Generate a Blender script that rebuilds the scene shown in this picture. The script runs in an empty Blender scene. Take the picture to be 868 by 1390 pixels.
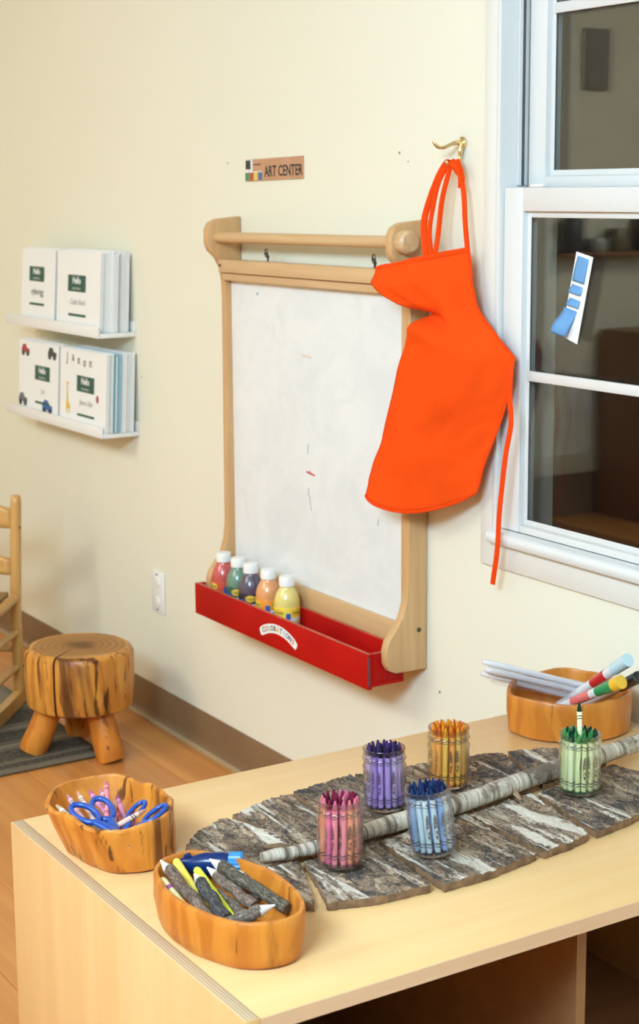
import bpy, bmesh, math, random
from mathutils import Vector, Matrix, noise
from math import sin, cos, pi, radians, atan2, sqrt
random.seed(7)
S = bpy.context.scene
COL = S.collection

# ------------------------------------------------------------------ camera
cam_d = bpy.data.cameras.new('camera'); cam = bpy.data.objects.new('camera', cam_d); COL.objects.link(cam)
yaw, pitch, roll = 1.01414227, 0.172859566, 0.00731971996
fwd = Vector((-sin(yaw)*cos(pitch), cos(yaw)*cos(pitch), -sin(pitch)))
rgt = Vector((cos(yaw), sin(yaw), 0)); dwn = fwd.cross(rgt)
r_ = rgt*cos(roll) + dwn*sin(roll); d_ = -rgt*sin(roll) + dwn*cos(roll)
M = Matrix((r_, -d_, -fwd)).transposed().to_4x4(); M.translation = Vector((0, -1.916, 1.435))
cam.matrix_world = M
cam_d.sensor_fit = 'VERTICAL'; cam_d.sensor_height = 36.0
cam_d.lens = 2227.678/1390*36.0
cam_d.shift_y = -45/1390
cam_d.clip_start = 0.05; cam_d.clip_end = 60
cam_d.dof.use_dof = True; cam_d.dof.focus_distance = 2.45; cam_d.dof.aperture_fstop = 9.0
S.camera = cam

# ------------------------------------------------------------------ world, lights, exposure
w = bpy.data.worlds.new('night_outside'); S.world = w; w.use_nodes = True
w.node_tree.nodes['Background'].inputs[0].default_value = (0.30, 0.32, 0.40, 1)
w.node_tree.nodes['Background'].inputs[1].default_value = 0.012
S.view_settings.view_transform = 'Standard'; S.view_settings.look = 'None'
S.view_settings.gamma = 1.0; S.view_settings.exposure = 0.0; S.view_settings.use_curve_mapping = False
S.cycles.use_denoising = True
S.cycles.max_bounces = 10; S.cycles.transparent_max_bounces = 24; S.cycles.caustics_reflective = False; S.cycles.caustics_refractive = True

def area(name, loc, target, sx, sy, watts, color):
    l = bpy.data.lights.new(name, 'AREA'); l.shape = 'RECTANGLE'; l.size = sx; l.size_y = sy
    l.energy = watts; l.color = color
    o = bpy.data.objects.new(name, l); COL.objects.link(o); o.location = loc
    o.rotation_euler = (Vector(target)-Vector(loc)).to_track_quat('-Z', 'Y').to_euler()
    return o
area('ceiling_panel_near', (-0.5, -2.8, 2.52), (-1.9, -0.3, 0.8), 1.3, 1.0, 204, (0.555, 0.80, 1.0))
area('fill_light_mid', (-2.6, -2.8, 2.55), (-2.9, -1.6, 0), 1.2, 1.2, 34, (0.64, 0.80, 0.90))  # unseen fill lamp, added to lift the shadows
area('fill_light_far', (-3.7, -3.2, 2.55), (-4.6, -3.2, 0.3), 1.2, 1.2, 92, (0.90, 0.85, 0.72))  # unseen lamp added to brighten the left wall mirrored in the panes
area('fill_light_front', (0.6, -1.0, 2.5), (-1.6, -0.7, 0.5), 1.0, 1.0, 22, (0.555, 0.80, 1.0))  # added fill from the right, stands for no known fixture

# ------------------------------------------------------------------ node helpers
def new_mat(name):
    m = bpy.data.materials.new(name); m.use_nodes = True
    nt = m.node_tree; b = nt.nodes['Principled BSDF']
    return m, nt, b
def rgb(c):
    return (c[0], c[1], c[2], 1)
def hexc(h):
    h = h.lstrip('#'); v = [int(h[i:i+2], 16)/255 for i in (0, 2, 4)]
    return tuple(x/12.92 if x <= .04045 else ((x+.055)/1.055)**2.4 for x in v)
def plain(name, c, rough=.5, metal=0, spec=.5, coat=0, bump=0, bscale=60, trans=0, vary=0):
    if isinstance(c, str): c = hexc(c)
    m, nt, b = new_mat(name)
    b.inputs['Base Color'].default_value = rgb(c); b.inputs['Roughness'].default_value = rough
    b.inputs['Metallic'].default_value = metal; b.inputs['Specular IOR Level'].default_value = spec
    b.inputs['Coat Weight'].default_value = coat; b.inputs['Coat Roughness'].default_value = .15
    if trans: b.inputs['Transmission Weight'].default_value = trans
    if bump or vary:
        tc = nt.nodes.new('ShaderNodeTexCoord'); n = nt.nodes.new('ShaderNodeTexNoise')
        n.inputs['Scale'].default_value = bscale; n.inputs['Detail'].default_value = 5
        nt.links.new(tc.outputs['Object'], n.inputs['Vector'])
        if bump:
            bp = nt.nodes.new('ShaderNodeBump'); bp.inputs['Strength'].default_value = bump; bp.inputs['Distance'].default_value = .002
            nt.links.new(n.outputs['Fac'], bp.inputs['Height']); nt.links.new(bp.outputs['Normal'], b.inputs['Normal'])
        if vary:
            n2 = nt.nodes.new('ShaderNodeTexNoise'); n2.inputs['Scale'].default_value = bscale*.15; n2.inputs['Detail'].default_value = 4
            nt.links.new(tc.outputs['Object'], n2.inputs['Vector'])
            r = nt.nodes.new('ShaderNodeValToRGB'); r.color_ramp.elements[0].position = .3; r.color_ramp.elements[1].position = .7
            r.color_ramp.elements[0].color = rgb([x*(1-vary) for x in c]); r.color_ramp.elements[1].color = rgb(c)
            nt.links.new(n2.outputs['Fac'], r.inputs['Fac']); nt.links.new(r.outputs['Color'], b.inputs['Base Color'])
    return m
def coords(nt, scale, jitter=True, rot=None):
    tc = nt.nodes.new('ShaderNodeTexCoord'); mp = nt.nodes.new('ShaderNodeMapping')
    mp.inputs['Scale'].default_value = scale
    if rot: mp.inputs['Rotation'].default_value = rot
    if jitter:
        oi = nt.nodes.new('ShaderNodeObjectInfo'); mu = nt.nodes.new('ShaderNodeMath'); mu.operation = 'MULTIPLY'; mu.inputs[1].default_value = 13.7
        nt.links.new(oi.outputs['Random'], mu.inputs[0])
        ad = nt.nodes.new('ShaderNodeVectorMath'); ad.operation = 'ADD'
        nt.links.new(tc.outputs['Object'], ad.inputs[0]); nt.links.new(mu.outputs[0], ad.inputs[1])
        nt.links.new(ad.outputs[0], mp.inputs['Vector'])
    else:
        nt.links.new(tc.outputs['Object'], mp.inputs['Vector'])
    return mp.outputs['Vector']
def ramp(nt, src, stops, interp='LINEAR'):
    r = nt.nodes.new('ShaderNodeValToRGB'); cr = r.color_ramp; cr.interpolation = interp
    while len(cr.elements) < len(stops): cr.elements.new(.5)
    for e, (p, c) in zip(cr.elements, stops):
        e.position = p; e.color = rgb(hexc(c) if isinstance(c, str) else c)
    nt.links.new(src, r.inputs['Fac']); return r.outputs['Color']
def noise_n(nt, vec, scale, detail=6, rough=.55, dist=0):
    n = nt.nodes.new('ShaderNodeTexNoise'); n.inputs['Scale'].default_value = scale; n.inputs['Detail'].default_value = detail
    n.inputs['Roughness'].default_value = rough; n.inputs['Distortion'].default_value = dist
    nt.links.new(vec, n.inputs['Vector']); return n.outputs['Fac']
def mixc(nt, fac, a, b, mode='MIX'):
    m = nt.nodes.new('ShaderNodeMix'); m.data_type = 'RGBA'; m.blend_type = mode
    for i, v in ((0, fac), (6, a), (7, b)):
        if isinstance(v, (int, float)): m.inputs[i].default_value = v
        elif isinstance(v, str): m.inputs[i].default_value = rgb(hexc(v))
        elif isinstance(v, tuple): m.inputs[i].default_value = rgb(v)
        else: nt.links.new(v, m.inputs[i])
    return m.outputs[2]
def bumpn(nt, b, h, strength=.3, dist=.002):
    bp = nt.nodes.new('ShaderNodeBump'); bp.inputs['Strength'].default_value = strength; bp.inputs['Distance'].default_value = dist
    nt.links.new(h, bp.inputs['Height']); nt.links.new(bp.outputs['Normal'], b.inputs['Normal'])
def wood(name, c1, c2, c3, along='x', fine=60, stretch=.06, rough=.45, coat=0, big=4, bump=.12):
    """straight grained wood: noise drawn out along one axis"""
    m, nt, b = new_mat(name)
    sc = [1, 1, 1]; sc['xyz'.index(along)] = stretch
    v = coords(nt, sc)
    f1 = noise_n(nt, v, fine, 5, .6, .4); f2 = noise_n(nt, v, big, 4, .55, 1.2)
    a = ramp(nt, f1, [(.3, c1), (.62, c2)])
    g = ramp(nt, f2, [(.42, (0, 0, 0)), (.68, (1, 1, 1))])
    col = mixc(nt, g, a, c3)
    half = mixc(nt, .45, col, a)
    nt.links.new(half, b.inputs['Base Color'])
    b.inputs['Roughness'].default_value = rough; b.inputs['Coat Weight'].default_value = coat; b.inputs['Coat Roughness'].default_value = .2
    bumpn(nt, b, f1, bump, .001)
    return m

# ------------------------------------------------------------------ geometry helpers
class G:
    def __init__(s): s.v = []; s.f = []; s.m = []
    def add(s, vs, fs, mi=0):
        o = len(s.v); s.v += [Vector(p) for p in vs]
        s.f += [tuple(i+o for i in f) for f in fs]; s.m += [mi]*len(fs); return s
    def box(s, x0, x1, y0, y1, z0, z1, mi=0):
        vs = [(x0,y0,z0),(x1,y0,z0),(x1,y1,z0),(x0,y1,z0),(x0,y0,z1),(x1,y0,z1),(x1,y1,z1),(x0,y1,z1)]
        return s.add(vs, [(0,3,2,1),(4,5,6,7),(0,1,5,4),(1,2,6,5),(2,3,7,6),(3,0,4,7)], mi)
    def prism(s, poly, axis, a, b, mi=0):
        """poly: 2-D points; axis x -> (y,z), y -> (x,z), z -> (x,y)"""
        def P(p, t): return {'x': (t,p[0],p[1]), 'y': (p[0],t,p[1]), 'z': (p[0],p[1],t)}[axis]
        n = len(poly); vs = [P(p,a) for p in poly]+[P(p,b) for p in poly]
        fs = [tuple(range(n))[::-1], tuple(range(n,2*n))]+[(i,(i+1)%n,n+(i+1)%n,n+i) for i in range(n)]
        return s.add(vs, fs, mi)
    def tube(s, pts, rad, seg=10, caps=True, flat=1.0, up=None, mi=0):
        pts = [Vector(p) for p in pts]; n = len(pts)
        if not isinstance(rad, (list, tuple)): rad = [rad]*n
        vs = []; prev = None
        for i, p in enumerate(pts):
            t = (pts[min(i+1,n-1)]-pts[max(i-1,0)]).normalized()
            ref = Vector(up) if up else (prev or (Vector((0,0,1)) if abs(t.z) < .9 else Vector((1,0,0))))
            u = (ref-t*ref.dot(t)).normalized(); v = t.cross(u); prev = u
            for k in range(seg):
                a = 2*pi*k/seg
                vs.append(p+u*cos(a)*rad[i]+v*sin(a)*rad[i]*flat)
        fs = []
        for i in range(n-1):
            for k in range(seg):
                k2 = (k+1)%seg; fs.append((i*seg+k, i*seg+k2, (i+1)*seg+k2, (i+1)*seg+k))
        if caps: fs += [tuple(range(seg))[::-1], tuple(range((n-1)*seg, n*seg))]
        return s.add(vs, fs, mi)
    def loop(s, pts, r, seg=8, mi=0):
        """closed tube"""
        pts = [Vector(p) for p in pts]; n = len(pts); c = sum(pts, Vector())/n
        nrm = (pts[0]-c).cross(pts[n//4]-c).normalized(); vs = []
        for i, p in enumerate(pts):
            t = (pts[(i+1)%n]-pts[i-1]).normalized(); u = nrm; v = t.cross(u)
            for k in range(seg):
                a = 2*pi*k/seg; vs.append(p+u*cos(a)*r+v*sin(a)*r)
        fs = [(i*seg+k, i*seg+(k+1)%seg, ((i+1)%n)*seg+(k+1)%seg, ((i+1)%n)*seg+k) for i in range(n) for k in range(seg)]
        return s.add(vs, fs, mi)
    def lathe(s, prof, c=(0,0,0), seg=32, mi=0, cap0=True, cap1=True, rf=None):
        vs = []; n = len(prof)
        for (r, z) in prof:
            for k in range(seg):
                a = 2*pi*k/seg; rr = r if rf is None else rf(r, z, a)
                vs.append((c[0]+rr*cos(a), c[1]+rr*sin(a), c[2]+z))
        fs = [(i*seg+k, i*seg+(k+1)%seg, (i+1)*seg+(k+1)%seg, (i+1)*seg+k) for i in range(n-1) for k in range(seg)]
        if cap0: fs.append(tuple(range(seg))[::-1])
        if cap1: fs.append(tuple(range((n-1)*seg, n*seg)))
        return s.add(vs, fs, mi)
    def grid(s, fn, nu, nv, mi=0):
        vs = [fn(i/nu, j/nv) for j in range(nv+1) for i in range(nu+1)]
        fs = [(j*(nu+1)+i, j*(nu+1)+i+1, (j+1)*(nu+1)+i+1, (j+1)*(nu+1)+i) for j in range(nv) for i in range(nu)]
        return s.add(vs, fs, mi)
    def xform(s, mt, start=0):
        for i in range(start, len(s.v)): s.v[i] = mt @ s.v[i]
        return s
def mesh_of(g, name, mats, bevel=0, smooth=35, seg=2, off=None):
    me = bpy.data.meshes.new(name)
    vs = [v-off for v in g.v] if off else g.v
    me.from_pydata([tuple(v) for v in vs], [], g.f)
    if not isinstance(mats, (list, tuple)): mats = [mats]
    for m in mats: me.materials.append(m)
    for p, mi in zip(me.polygons, g.m): p.material_index = mi
    bm = bmesh.new(); bm.from_mesh(me)
    bmesh.ops.recalc_face_normals(bm, faces=bm.faces)
    if bevel:
        es = [e for e in bm.edges if len(e.link_faces) == 2 and e.calc_face_angle() > radians(30)]
        bmesh.ops.bevel(bm, geom=es, offset=bevel, segments=seg, affect='EDGES', profile=.5, clamp_overlap=True)
    bm.to_mesh(me); bm.free()
    if smooth:
        me.shade_smooth(); me.set_sharp_from_angle(angle=radians(smooth))
    return me
def tag(o, label=None, cat=None, group=None, kind=None):
    if label: o['label'] = label
    if cat: o['category'] = cat
    if group: o['group'] = group
    if kind: o['kind'] = kind
    return o
def wloc(o):
    p = Vector()
    while o: p += o.location; o = o.parent
    return p
def part(name, g, mats, parent=None, bevel=0, smooth=35, seg=2, local=False, label=None, loc=None):
    """mesh object; g is in world coordinates unless local"""
    off = None
    if not local:
        off = wloc(parent) if parent else Vector()
        if loc: off = Vector(loc)
    o = bpy.data.objects.new(name, mesh_of(g, name, mats, bevel, smooth, seg, off)); COL.objects.link(o)
    if parent: o.parent = parent
    elif loc: o.location = loc
    if label: o['label'] = label
    return o
def thing(name, label, cat, loc=(0,0,0), group=None, rot=None):
    o = bpy.data.objects.new(name, None); COL.objects.link(o); o.location = loc; o.empty_display_size = .05
    if rot: o.rotation_euler = rot
    return tag(o, label, cat, group)
def struct(name, g, mats, **k):
    o = part(name, g, mats, **k)
    if o.parent is None: o['kind'] = 'structure'
    return o
_tx = {}
def text_geo(txt, size, spacing=1.0, shear=0.0, bold=0.0):
    key = (txt, size, spacing, shear, bold)
    if key in _tx: return _tx[key]
    cu = bpy.data.curves.new('lettering', 'FONT'); cu.body = txt; cu.size = size; cu.space_character = spacing; cu.shear = shear
    cu.offset = bold; cu.align_x = 'CENTER'; cu.align_y = 'CENTER'; cu.resolution_u = 2
    ob = bpy.data.objects.new('lettering', cu); COL.objects.link(ob)
    dg = bpy.context.evaluated_depsgraph_get(); dg.update()
    me = bpy.data.meshes.new_from_object(ob.evaluated_get(dg))
    r = ([v.co.copy() for v in me.vertices], [tuple(p.vertices) for p in me.polygons])
    bpy.data.objects.remove(ob); bpy.data.meshes.remove(me); bpy.data.curves.remove(cu)
    _tx[key] = r; return r
def flat_text(g, txt, size, fn, mi=0, **k):
    """letters mapped by fn(u,v) -> world point"""
    vs, fs = text_geo(txt, size, **k)
    return g.add([fn(p.x, p.y) for p in vs], fs, mi)
def ellipse(rx, ry, n=20, c=(0, 0), rot=0):
    return [(c[0]+rx*cos(2*pi*i/n)*cos(rot)-ry*sin(2*pi*i/n)*sin(rot), c[1]+rx*cos(2*pi*i/n)*sin(rot)+ry*sin(2*pi*i/n)*cos(rot)) for i in range(n)]
def flat_poly(g, poly, fn, mi=0):
    return g.add([fn(*p) for p in poly], [tuple(range(len(poly)))], mi)
def spline(pts, n):
    """Catmull-Rom through points"""
    P = [Vector(p) for p in pts]; P = [2*P[0]-P[1]]+P+[2*P[-1]-P[-2]]; out = []
    segs = len(P)-3
    for i in range(n+1):
        t = i/n*segs; k = min(int(t), segs-1); u = t-k
        a, b, c, d = P[k:k+4]
        out.append(.5*((2*b)+(-a+c)*u+(2*a-5*b+4*c-d)*u*u+(-a+3*b-3*c+d)*u**3))
    return out
def lerp1(xs, t):
    """piecewise linear table [(t, value)]"""
    for (t0, a), (t1, b) in zip(xs, xs[1:]):
        if t <= t1:
            k = 0 if t1 == t0 else max(0, (t-t0)/(t1-t0)); return a+(b-a)*k
    return xs[-1][1]
def N3(p, s): return noise.noise(Vector(p)*s)

# ------------------------------------------------------------------ materials
def wall_paint(name, c):
    m, nt, b = new_mat(name)
    v = coords(nt, (1,1,1), False)
    f = noise_n(nt, v, 180, 3, .6); f2 = noise_n(nt, v, 1.4, 3)
    nt.links.new(ramp(nt, f2, [(.3, tuple(x*.97 for x in c)), (.7, c)]), b.inputs['Base Color'])
    b.inputs['Roughness'].default_value = .62; b.inputs['Specular IOR Level'].default_value = .3
    bumpn(nt, b, f, .10, .001)
    return m
M_wall = wall_paint('cream_wall_paint', (.825, .80, .655))
M_ceil = plain('white_ceiling', (.82, .80, .76), .9)
M_vinyl = plain('white_vinyl', (.735, .735, .715), .32, spec=.5)
M_trim = plain('white_trim_paint', (.77, .75, .69), .4)
M_dark = plain('black_void', (.012, .012, .012), .8)
M_track = plain('grey_metal_track', (.28, .28, .28), .35, .8)
M_base = plain('brown_rubber_base', (.245, .145, .072), .45, vary=.15, bscale=20)
M_pale_trim = plain('pale_trim', (.62, .55, .40), .5)
M_maple = wood('maple_easel', (.70, .45, .22), (.60, .35, .15), (.52, .28, .11), 'z', 55, .05, .45, .1)
M_maple_x = wood('maple_easel_rails', (.72, .50, .27), (.62, .40, .19), (.55, .33, .15), 'x', 55, .05, .45, .1)
M_board = None
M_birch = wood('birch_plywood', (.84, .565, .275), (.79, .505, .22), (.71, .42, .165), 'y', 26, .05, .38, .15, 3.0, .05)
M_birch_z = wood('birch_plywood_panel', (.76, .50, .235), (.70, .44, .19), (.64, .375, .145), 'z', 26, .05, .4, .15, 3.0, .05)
M_chair = wood('honey_pine', (.66, .38, .12), (.56, .30, .08), (.46, .22, .05), 'z', 40, .06, .4, .2)
M_floor = wood('wood_floor', (.72, .32, .085), (.60, .24, .058), (.44, .16, .036), 'x', 30, .05, .36, .15, 5, .06)
M_white = plain('white_plastic', (.83, .83, .80), .35)
M_shelfw = plain('white_lacquer', (.80, .80, .78), .4)
M_paper = plain('white_paper', (.84, .85, .84), .6)
M_paper2 = plain('cream_paper', (.78, .76, .71), .7)
M_green_print = plain('dark_green_print', (.004, .075, .048), .5)
M_black = plain('black_print', (.02, .02, .02), .5)
M_brass = plain('brass', (.78, .62, .33), .22, 1)
M_steel = plain('steel', (.62, .62, .62), .25, 1)
M_darkmetal = plain('dark_metal', (.10, .11, .09), .35, .9)

def board_mat():
    m, nt, b = new_mat('whiteboard')
    v = coords(nt, (1, 1, 1), False)
    sm = noise_n(nt, v, 9, 5, .6, 1.0)
    col = ramp(nt, sm, [(.35, (.735, .765, .765)), (.6, (.80, .82, .815))])
    v2 = coords(nt, (8, 1, 2.2), False, (0, .5, 0))
    st = noise_n(nt, v2, 3.1, 6, .65)
    k = ramp(nt, st, [(.70, (0,0,0)), (.78, (1,1,1))])
    col = mixc(nt, mixc(nt, .8, k, (0,0,0), 'MIX'), col, (.50, .55, .62))
    nt.links.new(col, b.inputs['Base Color']); b.inputs['Roughness'].default_value = .28
    return m
M_board = board_mat()
def red_paint():
    m, nt, b = new_mat('red_painted_wood')
    v = coords(nt, (1,1,1), False)
    f = noise_n(nt, v, 38, 6, .65); f2 = noise_n(nt, v, 5, 3)
    base = ramp(nt, f2, [(.3, (.40, .005, .004)), (.7, (.52, .008, .005))])
    chip = ramp(nt, f, [(.70, (0,0,0)), (.74, (1,1,1))])
    nt.links.new(mixc(nt, chip, base, (.62, .28, .13)), b.inputs['Base Color'])
    b.inputs['Roughness'].default_value = .5; b.inputs['Specular IOR Level'].default_value = .12
    return m
M_red = red_paint()
M_red_edge = plain('worn_red_edge', (.62, .13, .07), .5, vary=.4, bscale=120)
def cloth_mat(name, c):
    m, nt, b = new_mat(name)
    v = coords(nt, (1,1,1), False)
    f = noise_n(nt, v, 420, 2, .5); f2 = noise_n(nt, v, 16, 4)
    nt.links.new(ramp(nt, f2, [(.3, tuple(x*.9 for x in c)), (.7, c)]), b.inputs['Base Color'])
    b.inputs['Roughness'].default_value = .85; b.inputs['Specular IOR Level'].default_value = .2
    b.inputs['Specular IOR Level'].default_value = .1
    bumpn(nt, b, f, .25, .0008)
    return m
M_apron = cloth_mat('orange_apron_cloth', (.90, .078, .005))

def glass_sheet(name, ior, tint, dark_edge, rough=.01, bump=None, thick=0):
    """thin glass: Fresnel mix of see-through and mirror"""
    m = bpy.data.materials.new(name); m.use_nodes = True; nt = m.node_tree; nt.nodes.clear()
    out = nt.nodes.new('ShaderNodeOutputMaterial'); mx = nt.nodes.new('ShaderNodeMixShader')
    tr = nt.nodes.new('ShaderNodeBsdfTransparent'); gl = nt.nodes.new('ShaderNodeBsdfGlossy'); fr = nt.nodes.new('ShaderNodeMath')
    # Schlick reflectance, the same from both sides of the sheet
    r0 = ((ior-1)/(ior+1))**2; fc = nt.nodes.new('ShaderNodeLayerWeight'); fc.inputs['Blend'].default_value = .5
    pw = nt.nodes.new('ShaderNodeMath'); pw.operation = 'POWER'; pw.inputs[1].default_value = 5; nt.links.new(fc.outputs['Facing'], pw.inputs[0])
    fr.operation = 'MULTIPLY_ADD'; nt.links.new(pw.outputs[0], fr.inputs[0]); fr.inputs[1].default_value = 1-r0; fr.inputs[2].default_value = r0
    gl.inputs['Roughness'].default_value = rough; gl.inputs['Color'].default_value = (1,1,1,1)
    if dark_edge is None: tr.inputs['Color'].default_value = rgb(tint)
    else:
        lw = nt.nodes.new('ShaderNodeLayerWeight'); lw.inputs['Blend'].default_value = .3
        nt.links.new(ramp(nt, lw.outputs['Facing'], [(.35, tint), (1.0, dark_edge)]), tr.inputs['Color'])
    if bump:
        v = coords(nt, (1,1,1), False); f = noise_n(nt, v, bump, 2); bp = nt.nodes.new('ShaderNodeBump')
        bp.inputs['Strength'].default_value = .3; bp.inputs['Distance'].default_value = .002
        nt.links.new(f, bp.inputs['Height'])
        for n in (gl, fc): nt.links.new(bp.outputs['Normal'], n.inputs['Normal'])
    nt.links.new(fr.outputs[0], mx.inputs[0]); nt.links.new(tr.outputs[0], mx.inputs[1]); nt.links.new(gl.outputs[0], mx.inputs[2])
    if thick:   # part of the light is really refracted by the thick pressed glass
        gs = nt.nodes.new('ShaderNodeBsdfGlass'); gs.inputs['IOR'].default_value = ior; gs.inputs['Color'].default_value = (.985, .985, .97, 1)
        m2 = nt.nodes.new('ShaderNodeMixShader'); m2.inputs[0].default_value = thick
        nt.links.new(mx.outputs[0], m2.inputs[1]); nt.links.new(gs.outputs[0], m2.inputs[2]); nt.links.new(m2.outputs[0], out.inputs['Surface'])
    else: nt.links.new(mx.outputs[0], out.inputs['Surface'])
    return m
M_pane = glass_sheet('window_glass', 1.52, (.93, .95, .94), None)
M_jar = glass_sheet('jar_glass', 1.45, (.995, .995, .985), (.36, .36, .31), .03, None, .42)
M_clear = glass_sheet('clear_plastic', 1.5, (.97, .965, .975), (.80, .78, .84), .06, 90)

def bowl_wood(name, c1, c2, c3, dk, amt):
    m, nt, b = new_mat(name)
    v = coords(nt, (1, 1, .16))
    a = noise_n(nt, v, 34, 6, .6, .6); big = noise_n(nt, v, 9, 4, .55, 1.5)
    vs = coords(nt, (1, 1, .5)); wv = nt.nodes.new('ShaderNodeTexWave'); wv.bands_direction = 'X'
    wv.inputs['Scale'].default_value = 9; wv.inputs['Distortion'].default_value = 9; wv.inputs['Detail'].default_value = 3; wv.inputs['Detail Scale'].default_value = 1.2
    nt.links.new(vs, wv.inputs['Vector'])
    col = ramp(nt, a, [(.3, c1), (.7, c2)])
    wr = ramp(nt, wv.outputs['Fac'], [(.35, (0,0,0)), (.75, (.55,.55,.55))])
    col = mixc(nt, wr, col, c3)
    spot = ramp(nt, big, [(.62-amt, (0,0,0)), (.70-amt, (.9,.9,.9))])
    col = mixc(nt, spot, col, dk)
    vl = coords(nt, (1, 1, .13)); ln = noise_n(nt, vl, 62, 3, .5, .3)   # thin dark splits along the grain
    col = mixc(nt, ramp(nt, ln, [(.63-amt*.6, (0,0,0)), (.68-amt*.6, (.85,.85,.85))]), col, tuple(x*.7 for x in dk))
    nt.links.new(col, b.inputs['Base Color']); b.inputs['Roughness'].default_value = .38
    b.inputs['Coat Weight'].default_value = .08; b.inputs['Coat Roughness'].default_value = .12; b.inputs['Specular IOR Level'].default_value = .3
    bumpn(nt, b, a, .2, .002)
    return m
M_bowl_dark = bowl_wood('glossy_root_wood', (.74, .30, .045), (.60, .20, .022), (.46, .13, .014), (.14, .035, .007), .045)
M_bowl_light = bowl_wood('honey_bowl_wood', (.68, .265, .038), (.58, .185, .021), (.46, .125, .013), (.20, .06, .011), -.02)
M_bowl_orange = bowl_wood('orange_bowl_wood', (.62, .235, .036), (.52, .17, .02), (.43, .12, .014), (.22, .065, .011), -.04)
M_stump_side = bowl_wood('streaked_log_wood', (.70, .335, .065), (.58, .23, .034), (.46, .155, .02), (.075, .022, .007), .105)
def ring_top():
    m, nt, b = new_mat('log_end_grain')
    v = coords(nt, (1, 1, .01), False)
    wv = nt.nodes.new('ShaderNodeTexWave'); wv.wave_type = 'RINGS'; wv.rings_direction = 'Z'
    wv.inputs['Scale'].default_value = 18; wv.inputs['Distortion'].default_value = 2.5; wv.inputs['Detail'].default_value = 3
    nt.links.new(v, wv.inputs['Vector'])
    ln = nt.nodes.new('ShaderNodeVectorMath'); ln.operation = 'LENGTH'; nt.links.new(v, ln.inputs[0])
    n = noise_n(nt, v, 14, 4)
    ad = nt.nodes.new('ShaderNodeMath'); ad.operation = 'MULTIPLY_ADD'; ad.inputs[1].default_value = .08; nt.links.new(n, ad.inputs[0]); nt.links.new(ln.outputs['Value'], ad.inputs[2])
    base = ramp(nt, ad.outputs[0], [(.06, (.15, .065, .018)), (.09, (.36, .17, .045)), (.150, (.42, .20, .055)), (.166, (.68, .34, .09))])
    col = mixc(nt, ramp(nt, wv.outputs['Fac'], [(.2, (0,0,0)), (.9, (.45,.45,.45))]), base, (.22, .09, .022))
    nt.links.new(col, b.inputs['Base Color']); b.inputs['Roughness'].default_value = .5; b.inputs['Specular IOR Level'].default_value = .25
    return m
M_ring = ring_top()
M_crack = plain('dark_crack', (.10, .045, .018), .8)
def bark_mat(name, white, dark, warm=0.0):
    m, nt, b = new_mat(name)
    v = coords(nt, (.22, 1, 1)); v1 = coords(nt, (1, 1, 1)); v2 = coords(nt, (.12, 1, 1))
    f = noise_n(nt, v1, 130, 6, .7); g = noise_n(nt, v, 38, 6, .7, .6); h = noise_n(nt, v2, 30, 5, .6, .8); d = noise_n(nt, v1, 24, 7, .7, .5)
    col = ramp(nt, g, [(.30, (.035, .020, .012)), (.43, (.16, .098, .058)), (.56, (.40, .285, .19)), (.72, (.66, .55, .42))])
    col = mixc(nt, ramp(nt, f, [(.46, (0,0,0)), (.62, (.45,.45,.45))]), col, (.46, .375, .28))
    col = mixc(nt, ramp(nt, d, [(.55-dark, (0,0,0)), (.64-dark, (.92,.92,.92))]), col, (.055, .052, .055))
    # flakes: stretched cells of uneven tone with dark outlines
    wn = nt.nodes.new('ShaderNodeTexNoise'); wn.inputs['Scale'].default_value = 45; wn.inputs['Detail'].default_value = 4; nt.links.new(v1, wn.inputs['Vector'])
    vs_ = coords(nt, (.38, 1, 1)); wm_ = nt.nodes.new('ShaderNodeVectorMath'); wm_.operation = 'MULTIPLY_ADD'; wm_.inputs[1].default_value = (.03, .03, .03)
    nt.links.new(wn.outputs['Color'], wm_.inputs[0]); nt.links.new(vs_, wm_.inputs[2])
    ce = nt.nodes.new('ShaderNodeTexVoronoi'); ce.inputs['Scale'].default_value = 75; nt.links.new(wm_.outputs[0], ce.inputs['Vector'])
    cd = nt.nodes.new('ShaderNodeTexVoronoi'); cd.feature = 'DISTANCE_TO_EDGE'; cd.inputs['Scale'].default_value = 75; nt.links.new(wm_.outputs[0], cd.inputs['Vector'])
    sc_ = nt.nodes.new('ShaderNodeSeparateColor'); nt.links.new(ce.outputs['Color'], sc_.inputs[0])
    col = mixc(nt, .75, col, ramp(nt, sc_.outputs[0], [(.0, (.45, .45, .45)), (.5, (.95, .93, .9)), (1, (1.6, 1.54, 1.45))]), 'MULTIPLY')
    col = mixc(nt, ramp(nt, cd.outputs['Distance'], [(.01, (.8,.8,.8)), (.07, (0,0,0))]), col, (.04, .028, .02))
    crk = noise_n(nt, v, 75, 4, .75, 1.2)
    col = mixc(nt, ramp(nt, crk, [(.36, (.9,.9,.9)), (.42, (0,0,0))]), col, (.035, .028, .024))
    col = mixc(nt, ramp(nt, h, [(.585-white, (0,0,0)), (.63-white, (1,1,1))]), col, mixc(nt, f, (.82, .77, .68), (.70, .58, .44)))
    nt.links.new(col, b.inputs['Base Color']); b.inputs['Roughness'].default_value = .85
    ad = nt.nodes.new('ShaderNodeMath'); nt.links.new(f, ad.inputs[0]); nt.links.new(sc_.outputs[1], ad.inputs[1])
    bumpn(nt, b, ad.outputs[0], 1.0, .005)
    return m
M_bark = bark_mat('grey_birch_bark', .055, .01)
M_bark_dark = bark_mat('dark_birch_bark', -.005, .05)
M_bark_white = bark_mat('white_birch_bark', .10, -.04)
M_bark_edge = plain('brown_bark_edge', (.30, .17, .085), .85, vary=.6, bscale=400, bump=.5)
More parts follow.
